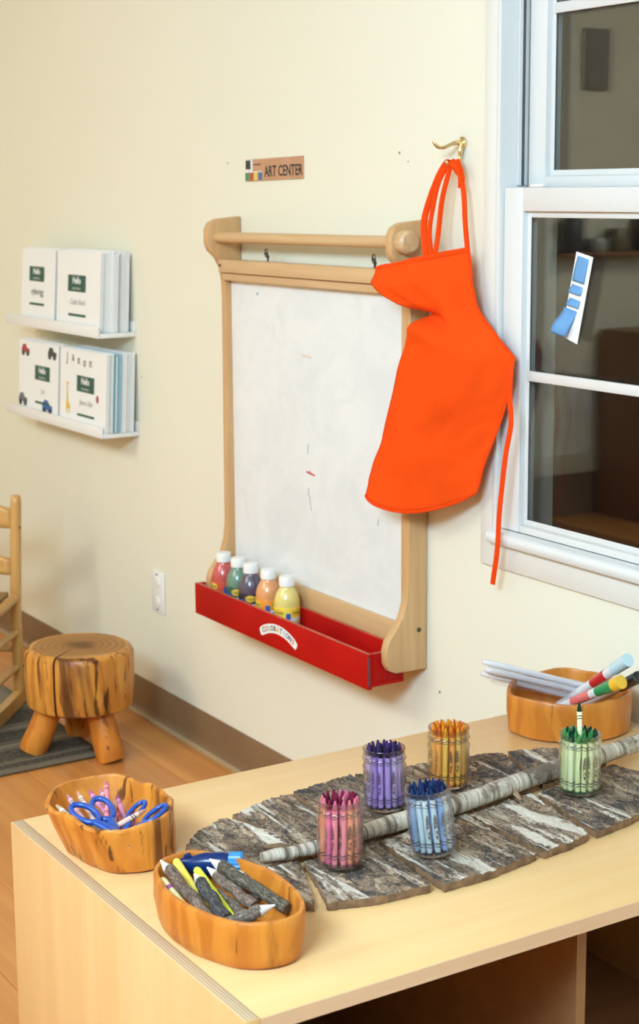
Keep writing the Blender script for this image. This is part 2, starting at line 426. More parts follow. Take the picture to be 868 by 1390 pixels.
def branch_mat():
    m, nt, b = new_mat('birch_branch_bark')
    v = coords(nt, (1, .28, 1)); vb = coords(nt, (.2, 2.2, .2)); v1 = coords(nt, (1,1,1))
    f = noise_n(nt, v1, 90, 6, .7); band = noise_n(nt, vb, 60, 4, .6); big = noise_n(nt, coords(nt, (1, .6, 1)), 13, 5, .65)
    col = ramp(nt, band, [(.36, (.14, .105, .075)), (.48, (.50, .42, .32)), (.66, (.72, .65, .54))])
    col = mixc(nt, ramp(nt, big, [(.52, (0,0,0)), (.59, (.95,.95,.95))]), col, mixc(nt, f, (.06, .04, .03), (.30, .22, .15)))
    nt.links.new(col, b.inputs['Base Color']); b.inputs['Roughness'].default_value = .8
    bumpn(nt, b, f, .7, .004)
    return m
M_branch = branch_mat()
def twig_mat(name, c1, c2, c3):
    m, nt, b = new_mat(name)
    v = coords(nt, (1, 1, .35))
    f = noise_n(nt, v, 260, 6, .7); vo = nt.nodes.new('ShaderNodeTexVoronoi'); vo.feature = 'DISTANCE_TO_EDGE'; vo.inputs['Scale'].default_value = 330
    wob = nt.nodes.new('ShaderNodeTexNoise'); wob.inputs['Scale'].default_value = 170; nt.links.new(v, wob.inputs['Vector'])
    va = nt.nodes.new('ShaderNodeVectorMath'); va.operation = 'MULTIPLY_ADD'; va.inputs[1].default_value = (.012, .012, .012)
    nt.links.new(wob.outputs['Color'], va.inputs[0]); nt.links.new(v, va.inputs[2]); nt.links.new(va.outputs[0], vo.inputs['Vector'])
    col = ramp(nt, f, [(.3, c1), (.5, c2), (.72, c3)])
    k = ramp(nt, vo.outputs['Distance'], [(.02, (.7,.7,.7)), (.22, (0,0,0))])
    nt.links.new(mixc(nt, k, col, tuple(x*.3 for x in c1)), b.inputs['Base Color']); b.inputs['Roughness'].default_value = .85
    bumpn(nt, b, f, .9, .003)
    return m
M_twigs = [twig_mat('brown_twig_bark', (.085, .05, .035), (.26, .165, .115), (.48, .36, .28)),
           twig_mat('grey_twig_bark', (.085, .06, .045), (.26, .20, .15), (.50, .41, .32)),
           twig_mat('black_twig_bark', (.025, .022, .02), (.09, .08, .072), (.26, .24, .22)),
           twig_mat('reddish_twig_bark', (.14, .08, .05), (.32, .205, .145), (.52, .40, .31)),
           twig_mat('olive_twig_bark', (.045, .034, .024), (.17, .135, .09), (.40, .33, .24))]
M_tipwood = plain('pale_sharpened_wood', (.80, .74, .66), .6, vary=.12, bscale=200)
M_lead = plain('white_pencil_core', (.85, .85, .82), .5)
M_yellow = plain('yellow_pencil_paint', (.82, .66, .10), .35)
M_ygreen = plain('yellow_green_paint', (.72, .74, .06), .35)
M_blue_handle = plain('blue_scissor_plastic', (.012, .075, .36), .3, coat=.3)

# ================================================================== SETTING
X0, X1, Y0, ZC = -5.55, 2.2, -4.6, 2.62
WX0, WX1, WZ0, WZ1 = -2.440, -1.30, .775, 2.10     # window opening in the wall
g = G()
g.box(X0-.12, WX0, 0, .14, 0, ZC); g.box(WX1, X1+.12, 0, .14, 0, ZC); g.box(WX0, WX1, 0, .14, 0, WZ0); g.box(WX0, WX1, 0, .14, WZ1, ZC)
struct('wall_back', g, M_wall, smooth=0)
struct('wall_left', G().box(X0-.12, X0, Y0-.12, 0, 0, ZC), M_wall, smooth=0)
struct('wall_right', G().box(X1, X1+.12, Y0-.12, 0, 0, ZC), M_wall, smooth=0)
struct('wall_front', G().box(X0, X1, Y0-.12, Y0, 0, ZC), M_wall, smooth=0)
struct('ceiling', G().box(X0-.12, X1+.12, Y0-.12, .14, ZC, ZC+.1), M_ceil, smooth=0)
floor = struct('floor', G().box(X0-.12, X1+.12, Y0-.12, .14, -.08, -.006), M_floor, smooth=0)
floor_meshes = {}
def plank(x0, x1, y0, y1):
    L, Wd = round(x1-x0, 3), round(y1-y0, 3)
    if (L, Wd) not in floor_meshes:
        floor_meshes[(L, Wd)] = mesh_of(G().box(0, L, 0, Wd, -.006, 0), 'plank', M_floor, bevel=.0012, seg=1, smooth=0)
    o = bpy.data.objects.new('plank', floor_meshes[(L, Wd)]); COL.objects.link(o); o.parent = floor; o.location = (x0, y0, 0)
PW = .152
offs = [.35, .95, .1, .7, 1.15, .5]
for i in range(31):
    y1 = -.0 - i*PW; y0 = max(y1-PW, Y0)
    if y0 >= y1: break
    x = X0 - offs[i % 6]
    while x < X1:
        a, b_ = max(x, X0), min(x+1.22, X1)
        if b_-a > .02: plank(a, b_-.0015, y0+.0007, y1-.0007)
        x += 1.22
# cove base along the back wall, the left wall and the others
cove = [(0, 0), (-.020, 0), (-.020, .003), (-.013, .007), (-.007, .016), (-.0045, .03), (-.0045, .099), (-.003, .102), (0, .102)]
struct('baseboard_back', G().prism(cove, 'x', X0, X1), M_base, smooth=30)
struct('toe_highlight', G().prism([(-.0215, 0), (-.024, 0), (-.024, .0025), (-.0205, .0042), (-.0145, .0085), (-.0135, .0075), (-.0205, .0032)], 'x', X0+.03, -2.2), plain('toe_highlight_paint', (.40, .27, .14), .5), smooth=0)  # paler strip paints in the light caught along the toe of the base
def cove_y(x, s):
    return G().prism([(x+s*-p[0], p[1]*1.0) for p in cove], 'y', Y0, -.02)
struct('baseboard_left', G().box(X0, X0+.012, Y0, -.005, 0, .19), M_base, smooth=0)
struct('trim_1', G().box(X0, X0+.022, Y0, -.005, .19, .275), M_pale_trim, bevel=.004)
struct('baseboard_right', G().box(X1-.012, X1, Y0, -.02, 0, .1), M_base, smooth=0)
struct('baseboard_front', G().box(X0+.02, X1-.02, Y0, Y0+.012, 0, .1), M_base, smooth=0)

M_speck = plain('old_nail_hole', (.30, .27, .22), .9)
for (xx, zz, rr0) in ((-2.765, 1.512, .003), (-3.48, 1.505, .002), (-2.735, 1.494, .0015), (-2.618, .425, .003), (-3.98, .95, .002)):
    part('nail_hole', G().prism(ellipse(rr0, rr0, 10, (xx, zz)), 'y', -.0012, -.0001), M_speck, bpy.data.objects['wall_back'], smooth=0)
# ------------------------------------------------------------------ window
win = thing('window_1', None, None, (WX0, 0, WZ0)); win['kind'] = 'structure'
CX0, CX1, CZ0, CZ1 = -2.478, -1.262, .724, 2.15
g = G()   # flat casing round the opening
t = -.008
g.box(CX0, WX0, t, -.0005, CZ0, CZ1); g.box(WX1, CX1, t, -.0005, CZ0, CZ1); g.box(WX0, WX1, t, -.0005, CZ0, WZ0); g.box(WX0, WX1, t, -.0005, WZ1, CZ1)
part('casing', g, M_trim, win, bevel=.002)
g = G()   # vinyl frame inside the opening, with tracks
g.box(WX0, WX0+.012, -.010, .13, WZ0, WZ1); g.box(WX1-.012, WX1, -.010, .13, WZ0, WZ1)
g.box(WX0+.012, WX1-.012, -.010, .13, WZ1-.012, WZ1); g.box(WX0+.012, WX1-.012, -.004, .13, WZ0, WZ0+.010)
part('frame', g, M_vinyl, win, bevel=.0015)
g = G()
g.prism([(-.024, .7755), (-.027, .781), (-.027, .792), (-.022, .798), (-.012, .800), (.0, .801), (.0, .7755)], 'x', WX0+.004, WX1-.004)
part('sill_nose', g, M_vinyl, win, smooth=50)
part('track', G().box(WX0+.013, WX0+.017, .030, .037, 1.445, WZ1-.013).box(WX0+.013, WX0+.016, .047, .053, 1.445, WZ1-.013), M_vinyl, win)
part('balance_channel', G().box(WX0+.0122, WX0+.0142, .0355, .0458, 1.445, WZ1-.013), M_track, win)
def sash(x0, x1, z0, z1, y0, y1, sw, top, bot, munt, name):
    s = part(name, G(), M_vinyl, win, local=True)
    g = G(); g.box(x0, x0+sw, y0, y1, z0, z1).box(x1-sw, x1, y0, y1, z0, z1)
    g.box(x0+sw, x1-sw, y0, y1, z1-top, z1).box(x0+sw, x1-sw, y0, y1, z0, z0+bot)
    s.data = mesh_of(g, name, M_vinyl, .0025, off=Vector(win.location))
    gy = (y0+y1)/2
    b = .011
    h = G()   # glazing bead
    xa, xb, za, zb = x0+sw, x1-sw, z0+bot, z1-top
    for (p, q, r, u) in ((xa, xa+b, za, zb), (xb-b, xb, za, zb), (xa+b, xb-b, za, za+b), (xa+b, xb-b, zb-b, zb)):
        h.box(p, q, y0+.011, gy-.0045, r, u)
    part('glazing_bead', h, M_vinyl, s, bevel=.0025)
    part('pane', G().box(xa+.002, xb-.002, gy-.004, gy-.0008, za+.002, zb-.002), M_pane, s, smooth=0)
    part('pane', G().box(xa+.002, xb-.002, gy+.010, gy+.0132, za+.002, zb-.002), M_pane, s, smooth=0)
    for zm in munt:
        part('muntin', G().box(xa+b, xb-b, y0+.006, gy-.0045, zm-.0095, zm+.0095), M_vinyl, s, bevel=.002)
    return s
sash(WX0+.017, WX1-.017, .802, 1.441, -.002, .034, .054, .043, .014, [1.0985], 'lower_sash')
sash(WX0+.026, WX1-.026, 1.435, WZ1-.013, .046, .082, .048, .03, .026, [1.757], 'upper_sash')
g = G().box(WX0+.09, WX0+.125, -.001, .018, 1.4415, 1.447)
part('sash_latch', g, M_white, win, bevel=.0015)

# ------------------------------------------------------------------ things mirrored in the glass, along the left wall
c = thing('cabinet', 'tall brown wooden cabinet mirrored in the lower window pane', 'cabinet', (X0+.3, -3.35, 0))
M_cab = wood('brown_cabinet_wood', (.36, .19, .08), (.30, .15, .06), (.24, .11, .04), 'z', 30, .05)
part('body', G().box(X0+.03, X0+.5, -3.75, -2.95, 0, .83), M_cab, c, bevel=.004)
for k in (0, 1): part('door', G().box(X0+.5, X0+.518, -3.74+k*.40, -3.355+k*.40, .06, .81), M_cab, c, bevel=.003)
for k, yy in enumerate((-2.82, -3.4)):
    o = thing('outlet_plate', ('pale outlet plate mirrored in the window under the muntin', 'second pale plate mirrored in the window beside the cabinet edge')[k], 'outlet', (X0, yy, .52) if k == 0 else (X0, -2.915, .5))
    part('plate', G().box(0, .006, -.036, .036, -.06, .06), M_white, o, bevel=.002, local=True)
sh = thing('wall_shelf', 'dim shelf board mirrored in the window below the meeting rail', 'shelf', (X0, -3.0, 1.17))
part('board', G().box(X0, X0+.11, -3.6, -2.7, 1.155, 1.17), M_cab, sh, bevel=.002)
for k, (yy, hh, cc) in enumerate(((-2.76, .15, (.10, .10, .11)), (-2.90, .06, (.45, .45, .42)), (-3.02, .10, (.25, .22, .14)), (-3.18, .15, (.12, .10, .08)))):
    o = part('storage_tin', G().lathe([(.045, 0), (.05, .01), (.05, hh-.01), (.045, hh)], seg=16), plain('tin_paint_%s' % 'abcd'[k], cc, .3, .3), local=True)
    o.location = (X0+.058, yy, 1.17)
    tag(o, ('dark tin mirrored in the window at the left end of the dim shelf', 'low silvery tin on the dim mirrored shelf', 'olive tin on the dim mirrored shelf', 'dark brown tin on the dim mirrored shelf')[k], 'tin')
pb = thing('pin_board', 'dark grey board on the wall mirrored high in the upper pane', 'board', (X0, -2.82, 2.0))
part('panel', G().box(X0, X0+.015, -2.9, -2.75, 1.86, 2.12), plain('dark_felt', (.30, .29, .26), .9), pb, bevel=.002)

# ------------------------------------------------------------------ sticky flag card on the pane
GY = .0118
card = thing('flag_card', 'white card with four blue sticky flags stuck on window pane', 'card', (-2.225, GY, 1.245))
o_, ux, uz = Vector((-2.212, GY, 1.3245)), Vector((.044, 0, -.009)), Vector((-.037, 0, -.151))
def cp(u, v, y=0): return o_+ux*(u-.5)+uz*v+Vector((0, y, 0))
g = G(); q = [cp(0,0), cp(1,0), cp(1,1.02), cp(0,1.0)]
g.add([p for p in q]+[p-Vector((0,.0008,0)) for p in q], [(0,1,2,3),(7,6,5,4),(0,4,5,1),(1,5,6,2),(2,6,7,3),(3,7,4,0)])
part('backing', g, M_paper, card, smooth=0)
M_flag = plain('blue_flag_paper', (.13, .33, .62), .5)
for (v0, v1, u0, u1, curl) in ((.04, .33, .12, .80, .003), (.37, .47, .10, .74, .006), (.53, .62, .10, .74, .006), (.66, .98, -.12, .66, .016)):
    g = G().grid(lambda a, b: cp(u0+(u1-u0)*a-(.18*b if curl > .01 else 0), v0+(v1-v0)*b, -.0014-curl*sin(b*pi*.6)**2*(1-.5*a)), 4, 8)
    f = part('sticky_flag', g, M_flag, card, smooth=60)
    md = f.modifiers.new('thickness', 'SOLIDIFY'); md.thickness = .0006

# ------------------------------------------------------------------ outlet
o = thing('outlet_plate', 'white double outlet plate low on the cream wall', 'outlet', (-3.904, 0, .372))
part('plate', G().box(-3.940, -3.868, -.0065, -.0003, .315, .430), M_white, o, bevel=.0025)
for zz in (.345, .40): part('receptacle', G().prism(ellipse(.0165, .0145, 20, (-3.904, zz)), 'y', -.0085, -.006), M_white, o, bevel=.0008)
for zz in (.324, .421): part('screw', G().prism(ellipse(.003, .003, 10, (-3.904, zz)), 'y', -.0078, -.006), M_darkmetal, o)

# ------------------------------------------------------------------ ART CENTER sign
sg = thing('door_sign', 'small wooden strip sign reading ART CENTER above the easel', 'sign', (-3.262, 0, 1.488))
M_signw = wood('pink_brown_sign_wood', (.60, .33, .19), (.52, .27, .14), (.46, .22, .11), 'z', 30, .12)
so, su, sv = Vector((-3.262, -.004, 1.488)), Vector((1, 0, .0155)).normalized(), Vector((-.002, 0, 1)).normalized()
def sp(u, v, y=0): return so+su*u+sv*v+Vector((0, y, 0))
g = G(); q = [sp(-.1285,-.0245), sp(.1285,-.0245), sp(.1285,.0245), sp(-.1285,.0245)]
g.add([p+Vector((0,.0037,0)) for p in q]+q, [(0,1,2,3),(7,6,5,4),(0,4,5,1),(1,5,6,2),(2,6,7,3),(3,7,4,0)])
part('plaque', g, M_signw, sg, smooth=0)
g = flat_text(G(), 'ART CENTER', .034, lambda u, v: sp(.045+u*.84, v-.006, -.0006), bold=.0006)
part('lettering', g, M_black, sg, smooth=0)
def sign_rect(name, u0, u1, v0, v1, m, y=-.0004): part(name, flat_poly(G(), [(u0,v0),(u1,v0),(u1,v1),(u0,v1)], lambda u, v: sp(u, v, y)), m, sg, smooth=0)
sign_rect('brush_ground', -.128, -.092, -.003, .0235, M_paper2)
sign_rect('brush_bristles', -.125, -.102, .002, .0225, plain('black_green_print', (.02, .03, .025), .5), -.0006)
sign_rect('brush_handle', -.092, -.055, .0105, .0135, plain('dark_red_print', (.12, .02, .02), .5))
for k, cc in enumerate(((.06, .25, .10), (.42, .09, .04), (.75, .55, .10), (.07, .14, .33))):
    u0 = -.1275+k*.020
    sign_rect('paint_pot', u0, u0+.0175, -.0235, -.0055, plain('pot_print_%s' % 'abcd'[k], cc, .5))
    sign_rect('pot_lid', u0, u0+.0175, -.0055, -.003, M_paper2)
# ------------------------------------------------------------------ WALL EASEL
ez = thing('wall_easel', 'wooden wall easel with whiteboard and red paint tray', 'easel', (-3.05, 0, .9))
prof = [(-.001,1.381),(-.066,1.375),(-.083,1.366),(-.091,1.35),(-.091,1.318),(-.084,1.302),(-.066,1.286),(-.053,1.262),(-.047,1.235),(-.045,1.2),
        (-.048,.65),(-.052,.612),(-.062,.58),(-.082,.552),(-.096,.535),(-.102,.515),(-.101,.487),(-.093,.472),(-.078,.4655),(-.001,.4645)]
for x0 in (-3.442, -2.684):
    part('side_panel', G().prism(prof, 'x', x0, x0+.022), M_maple, ez, bevel=.003)
part('paper_rod', G().tube([(-3.428, -.063, 1.333), (-2.66, -.063, 1.337)], .0125, 18), M_maple_x, ez)
part('rod_knob', G().tube([(-2.6625, -.064, 1.338), (-2.658, -.064, 1.338), (-2.640, -.064, 1.338), (-2.634, -.064, 1.338)], [.021, .0235, .0235, .018], 24), M_maple_x, ez)
part('top_rail', G().box(-3.420, -2.684, -.064, -.030, 1.252, 1.282), M_maple_x, ez, bevel=.002)
part('top_rail', G().box(-3.420, -2.684, -.054, -.028, 1.233, 1.2505), M_maple_x, ez, bevel=.002)
part('whiteboard', G().box(-3.4195, -2.6845, -.030, -.022, .545, 1.236), M_board, ez, smooth=0)
part('frame_strip', G().box(-2.6995, -2.6843, -.041, -.0302, .545, 1.2325), M_maple, ez, bevel=.0015)
part('bottom_rail', G().box(-3.420, -2.684, -.040, -.0301, .50, .556), M_maple_x, ez, bevel=.002)
part('bottom_rail', G().box(-3.420, -2.684, -.029, -.002, .46, .544), M_maple_x, ez, bevel=.002)
for xx, zz in ((-3.426, 1.268), ): part('screw', G().tube([(xx+.016, -.0642, zz), (xx+.016, -.0655, zz)], .004, 10), M_darkmetal, ez)
part('screw', G().tube([(-2.662, -.022, .55), (-2.6605, -.022, .55)], .005, 10), M_darkmetal, ez)
wb = [o for o in ez.children if o.name.startswith('whiteboard')][0]
for pts_, rd, mc in (([(-3.085, .820), (-3.068, .818), (-3.05, .816)], .0022, (.55, .05, .04)), ([(-3.066, .817), (-3.072, .824)], .0018, (.55, .05, .04)), ([(-3.08, .860), (-3.076, .885)], .0025, (.45, .55, .50)),
                     ([(-3.082, .765), (-3.078, .785), (-3.066, .735)], .0014, (.35, .38, .40)), ([(-2.80, .745), (-2.797, .76)], .002, (.45, .48, .52)), ([(-3.30, 1.205), (-3.29, 1.207)], .003, (.35, .45, .55)), ([(-3.10, 1.08), (-3.06, 1.078)], .003, (.72, .66, .58))):
    part('marker_stroke', G().tube([(a_, -.0302, b_) for a_, b_ in pts_], rd, 6, flat=.2, up=(0, 0, 1)), plain('stroke_ink', mc, .5), wb, smooth=0)
for xx in (-3.235, -2.80):
    g = G().tube([(xx-.012, -.030, 1.283), (xx, -.035, 1.293), (xx+.008, -.045, 1.300)], [.004, .0055, .004], 8, flat=.5)
    g.loop([(xx+.010+.006*cos(a*pi/6), -.046, 1.301+.009*sin(a*pi/6)) for a in range(12)], .0016, 6)
    part('clip', g, M_darkmetal, ez, label='small metal clip on top rail')
tr = part('paint_tray', G().box(-3.4195, -2.688, -.119, -.041, .437, .445), M_red, ez, bevel=.001, label='red painted tray with chipped edges')
TF = (-3.445, -2.688)
def tray_board(name, x0, x1, y0, y1, z0, z1):
    g = G().box(x0, x1, y0, y1, z0, z1, 0); g.m[-5] = 1
    part(name, g, [M_red, M_red_edge], tr, bevel=.0012)
tray_board('tray_front', -3.445, -2.688, -.130, -.1195, .432, .507)
tray_board('tray_back', -3.4195, -2.6993, -.0515, -.0412, .4455, .512)
tray_board('tray_end', -3.445, -3.4342+.0, -.119, -.1045, .437, .507)
tray_board('tray_end', -2.6985, -2.688, -.119, -.0415, .4455, .507)
part('paint_drip', G().box(-2.6889, -2.6866, -.1305, -.1262, .440, .502), plain('grey_blue_drip', (.10, .05, .08), .5), tr, bevel=.001)
# sticker: arched white badge with multi-coloured letters
def arc(u, v):   # u along the arc in metres, v across
    Rr = .155; a = u/Rr
    return Vector((-3.048+(Rr+v)*sin(a)*1.0, -.1306, .4785-Rr+(Rr+v)*cos(a)))
L2 = .078; hv = .0105
edge = [(-L2+hv*.4, -hv)]+[(u/10*L2, -hv) for u in range(-9, 10)]+[(L2-hv*.4, -hv)]
edge += [(L2+hv*.55*cos(a), hv*sin(a)) for a in (-.9, -.45, 0, .45, .9)]
edge += [(-u/10*L2, hv) for u in range(-9, 10)]+[(-L2-hv*.55*cos(a), hv*sin(a)) for a in (.9, .45, 0, -.45, -.9)]
st = part('badge', flat_poly(G(), edge, lambda u, v: arc(u, v)), M_paper, tr, smooth=0, label='white arched sticker reading COLORATIONS')
cols = {'k': M_black, 'r': plain('red_letter', (.6, .06, .07), .5), 'g': plain('green_letter', (.12, .35, .08), .5), 'y': plain('yellow_letter', (.75, .50, .05), .5), 'b': plain('blue_letter', (.02, .16, .42), .5)}
for k, (ch, cc) in enumerate(zip('COLORATIONS', 'krgkkykbbkr')):
    uu = -.066+k*.0132
    part('letter', flat_text(G(), ch, .0165, lambda u, v: arc(uu+u, v)+Vector((0, -.0004, 0)), bold=.0004), cols[cc], st, smooth=0)

# ------------------------------------------------------------------ paint bottles
def bottle(x, y, label, colr, pale, lab, faces):
    z = .4452
    t = thing('paint_bottle', label, 'bottle', (x, y, z), 'paint bottles in the red easel tray')
    pm = plain('paint_'+label.split()[0], pale, .25, spec=.6, coat=.3)
    part('bottle_body', G().lathe([(.025, 0), (.0285, .003), (.0295, .010), (.0295, .080), (.0285, .089), (.0245, .102), (.0185, .112), (.0158, .117), (.0158, .120)], seg=32), pm, t, local=True, smooth=50)
    part('cap', G().lathe([(.0172, .1185), (.0178, .1195), (.0178, .137), (.0165, .1405)], seg=36, rf=lambda r, zz, a: r*(1+.012*cos(18*a))), M_white, t, local=True, smooth=25, label='white ribbed cap')
    lb = part('label', G().lathe([(.02955, .006), (.02985, .007), (.02985, .073), (.02955, .074)], seg=32, cap0=False, cap1=False), plain('label_'+label.split()[0], lab, .4), t, local=True)
    def cyl(a0):
        def fn(u, v): 
            a = a0+u/.030
            return Vector((.0302*cos(a), .0302*sin(a), v))
        return fn
    for a0 in faces:
        fn = cyl(a0)
        g = G().grid(lambda i, j: fn((i-.5)*.026*(1 if j in (0,) else 1)*sqrt(max(0, 1-(2*j-1)**2)), .062+(j-.5)*.017), 8, 8)
        part('logo', g, plain('logo_gold', (.80, .50, .05), .4), lb, local=True, smooth=60)
        def fo(u, v):
            p = fn(u, v+.062); p.x *= 1.012; p.y *= 1.012; return p
        part('logo_text', flat_text(G(), 'Crayola', .0068, fo, bold=.0001), plain('logo_green', (.03, .12, .03), .5), lb, local=True, smooth=0)
        for k, (c3, hh) in enumerate((((.62, .70, .78), .006), ((.30, .46, .66), .004), ((.70, .74, .78), .004))):
            g = G().grid(lambda i, j: fn((i-.5)*.034, .044-k*.009+j*hh), 8, 1)
            part('label_band', g, plain('band_print', c3, .5), lb, local=True, smooth=60)
        g = G().grid(lambda i, j: fn(-.020+(i-.5)*.011, .047+j*.014), 4, 2)
        part('label_splash', g, plain('splash_print', (.02, .10, .42), .5), lb, local=True, smooth=60)
    return t
A0 = radians(-30)
bottle(-3.391, -.079, 'red paint bottle at the left end of the tray', 0, (.55, .085, .075), (.62, .07, .03), (A0-.95, A0+.85))
bottle(-3.322, -.077, 'green paint bottle second from left in the tray', 0, (.13, .25, .17), (.03, .10, .06), (A0-.15,))
bottle(-3.251, -.083, 'dark purple paint bottle third from left in the tray', 0, (.085, .065, .10), (.02, .018, .025), (A0-.05,))
bottle(-3.178, -.079, 'orange paint bottle fourth from left in the tray', 0, (.72, .32, .12), (.85, .30, .03), (A0-1.0, A0+.6))
bottle(-3.093, -.080, 'yellow paint bottle at the right end of the row', 0, (.72, .60, .18), (.82, .62, .06), (A0-.7, A0+.75))

# ------------------------------------------------------------------ coat hook
hk = thing('coat_hook', 'brass double coat hook on the cream wall above the apron', 'hook', (-2.555, 0, 1.525))
part('base_plate', G().tube([(-2.553, 0, 1.525), (-2.553, -.004, 1.525), (-2.553, -.007, 1.525)], [.012, .012, .008], 20), M_brass, hk)
part('upper_prong', G().tube(spline([(-2.553, -.004, 1.527), (-2.556, -.022, 1.524), (-2.560, -.040, 1.517), (-2.563, -.052, 1.518), (-2.566, -.062, 1.529)], 14), [.0048]*4+[.0036]*9+[.003, .0022], 10), M_brass, hk)
part('lower_prong', G().tube(spline([(-2.551, -.005, 1.524), (-2.551, -.009, 1.508), (-2.551, -.010, 1.494), (-2.552, -.020, 1.484), (-2.553, -.034, 1.484), (-2.554, -.040, 1.492)], 16), [.0055]*4+[.004]*10+[.004, .004, .003], 10), M_brass, hk)

# ------------------------------------------------------------------ apron
apr = thing('apron', 'bright orange child apron hanging from the brass hook', 'apron', (-2.553, -.03, 1.49))
rows = [  # v, left (x,z), right (x,z), left depth, right depth
 (0.00, (-2.675,1.288), (-2.486,1.329), -.118, -.040),
 (0.08, (-2.668,1.262), (-2.480,1.292), -.128, -.040),
 (0.14, (-2.640,1.240), (-2.474,1.268), -.122, -.040),
 (0.19, (-2.600,1.218), (-2.466,1.240), -.108, -.038),
 (0.23, (-2.582,1.205), (-2.458,1.220), -.093, -.037),
 (0.29, (-2.592,1.182), (-2.438,1.195), -.097, -.034),
 (0.36, (-2.606,1.152), (-2.402,1.165), -.103, -.032),
 (0.43, (-2.616,1.125), (-2.366,1.135), -.106, -.030),
 (0.50, (-2.630,1.090), (-2.372,1.092), -.108, -.030),
 (0.60, (-2.648,1.035), (-2.384,1.050), -.110, -.031),
 (0.72, (-2.676,.968), (-2.402,1.008), -.112, -.034),
 (0.84, (-2.700,.905), (-2.420,.955), -.113, -.037),
 (0.93, (-2.711,.865), (-2.440,.905), -.114, -.040),
 (1.00, (-2.715,.832), (-2.452,.870), -.114, -.042)]
def apron_pt(u, v, off=0):
    tv = v
    lx = lerp1([(r[0], r[1][0]) for r in rows], tv); lz = lerp1([(r[0], r[1][1]) for r in rows], tv)
    rx = lerp1([(r[0], r[2][0]) for r in rows], tv); rz = lerp1([(r[0], r[2][1]) for r in rows], tv)
    ly = lerp1([(r[0], r[3]) for r in rows], tv); ry = lerp1([(r[0], r[4]) for r in rows], tv)
    x = lx+(rx-lx)*u; z = lz+(rz-lz)*u
    y = ly+(ry-ly)*(u**1.25)
    z -= .040*(v**3)*(4*u*(1-u))*(1-.25*u)
    # top edge dips a little, the folded bib swells above the crease, creases below
    bump = math.exp(-((v-.10)/.07)**2)*math.exp(-((u-.30)/.32)**2)
    y -= .022*bump
    cr = math.exp(-((v-.235-.10*u)/.028)**2)*max(0, 1-u/.62)
    y += .042*cr
    y -= .010*math.exp(-((v-.30-.16*u)/.035)**2)*max(0, 1-u/.8)
    y += .009*sin(6*u+3.0*v)*min(1, v*2)+.008*N3((u*2, v*3, 1), 1.7)+.005*N3((u*5, v*6, 4), 1)+.003*(.5-abs(N3((u*4+v*2, v*5, 9), 1.3)))*2
    y -= .012*sin(pi*u)*max(0, v-.35)
    return Vector((x, min(y, -.022)+off, z))
g = G().grid(lambda u, v: apron_pt(u, v), 34, 60)
cl = part('apron_cloth', g, M_apron, apr, smooth=180)
md = cl.modifiers.new('thickness', 'SOLIDIFY'); md.thickness = .0016
M_hem = cloth_mat('orange_hem', (.88, .066, .005))
part('hem', G().tube([apron_pt(u/24, 0)+Vector((0, -.001, -.002)) for u in range(25)], .0055, 8, flat=.35, up=(0, 0, 1)), M_hem, apr)
part('hem', G().tube([apron_pt(1, v/40) for v in range(41)], .003, 8, flat=.6), M_hem, apr)
part('hem', G().tube([apron_pt(u/24, 1) for u in range(25)], .003, 8, flat=.6), M_hem, apr)
def ribbon(pts, wd, n=24, up=(.53, .85, .1), name='strap'):
    part(name, G().tube(spline(pts, n), wd/2, 8, flat=.22, up=up), M_hem, apr, smooth=50)
pk = (-2.553, -.030, 1.489)
ribbon([apron_pt(.60, .0), (-2.585, -.068, 1.375), (-2.578, -.055, 1.43), (-2.566, -.040, 1.475), (-2.553, -.030, 1.493), (-2.545, -.024, 1.478)], .013)
ribbon([apron_pt(.70, .0), (-2.560, -.052, 1.36), (-2.557, -.046, 1.42), (-2.553, -.034, 1.470), pk], .010)
ribbon([apron_pt(.985, .0), (-2.500, -.034, 1.38), (-2.510, -.030, 1.43), (-2.527, -.026, 1.465), (-2.547, -.027, 1.488), (-2.558, -.036, 1.488)], .010)
ribbon([apron_pt(.66, .0), (-2.575, -.062, 1.36), (-2.572, -.055, 1.41), (-2.569, -.047, 1.447), (-2.561, -.038, 1.474), (-2.553, -.032, 1.488)], .009)
ribbon([(-2.540, -.026, 1.494), (-2.528, -.028, 1.478), (-2.521, -.028, 1.459), (-2.524, -.026, 1.441)], .013, 12)
part('knot', G().tube(spline([(-2.551, -.034, 1.487), (-2.538, -.030, 1.482), (-2.528, -.028, 1.470), (-2.524, -.026, 1.460)], 10), [.004, .006, .008, .008, .009, .008, .008, .007, .006, .005, .003], 8), M_hem, apr)
ribbon([apron_pt(.995, .43), (-2.356, -.036, 1.105), (-2.352, -.040, 1.06), (-2.345, -.042, 1.015), (-2.356, -.044, .96), (-2.366, -.044, .90), (-2.374, -.044, .84), (-2.384, -.040, .77), (-2.402, -.036, .700)], .0105, 40, name='waist_tie', up=(1, .5, 0))

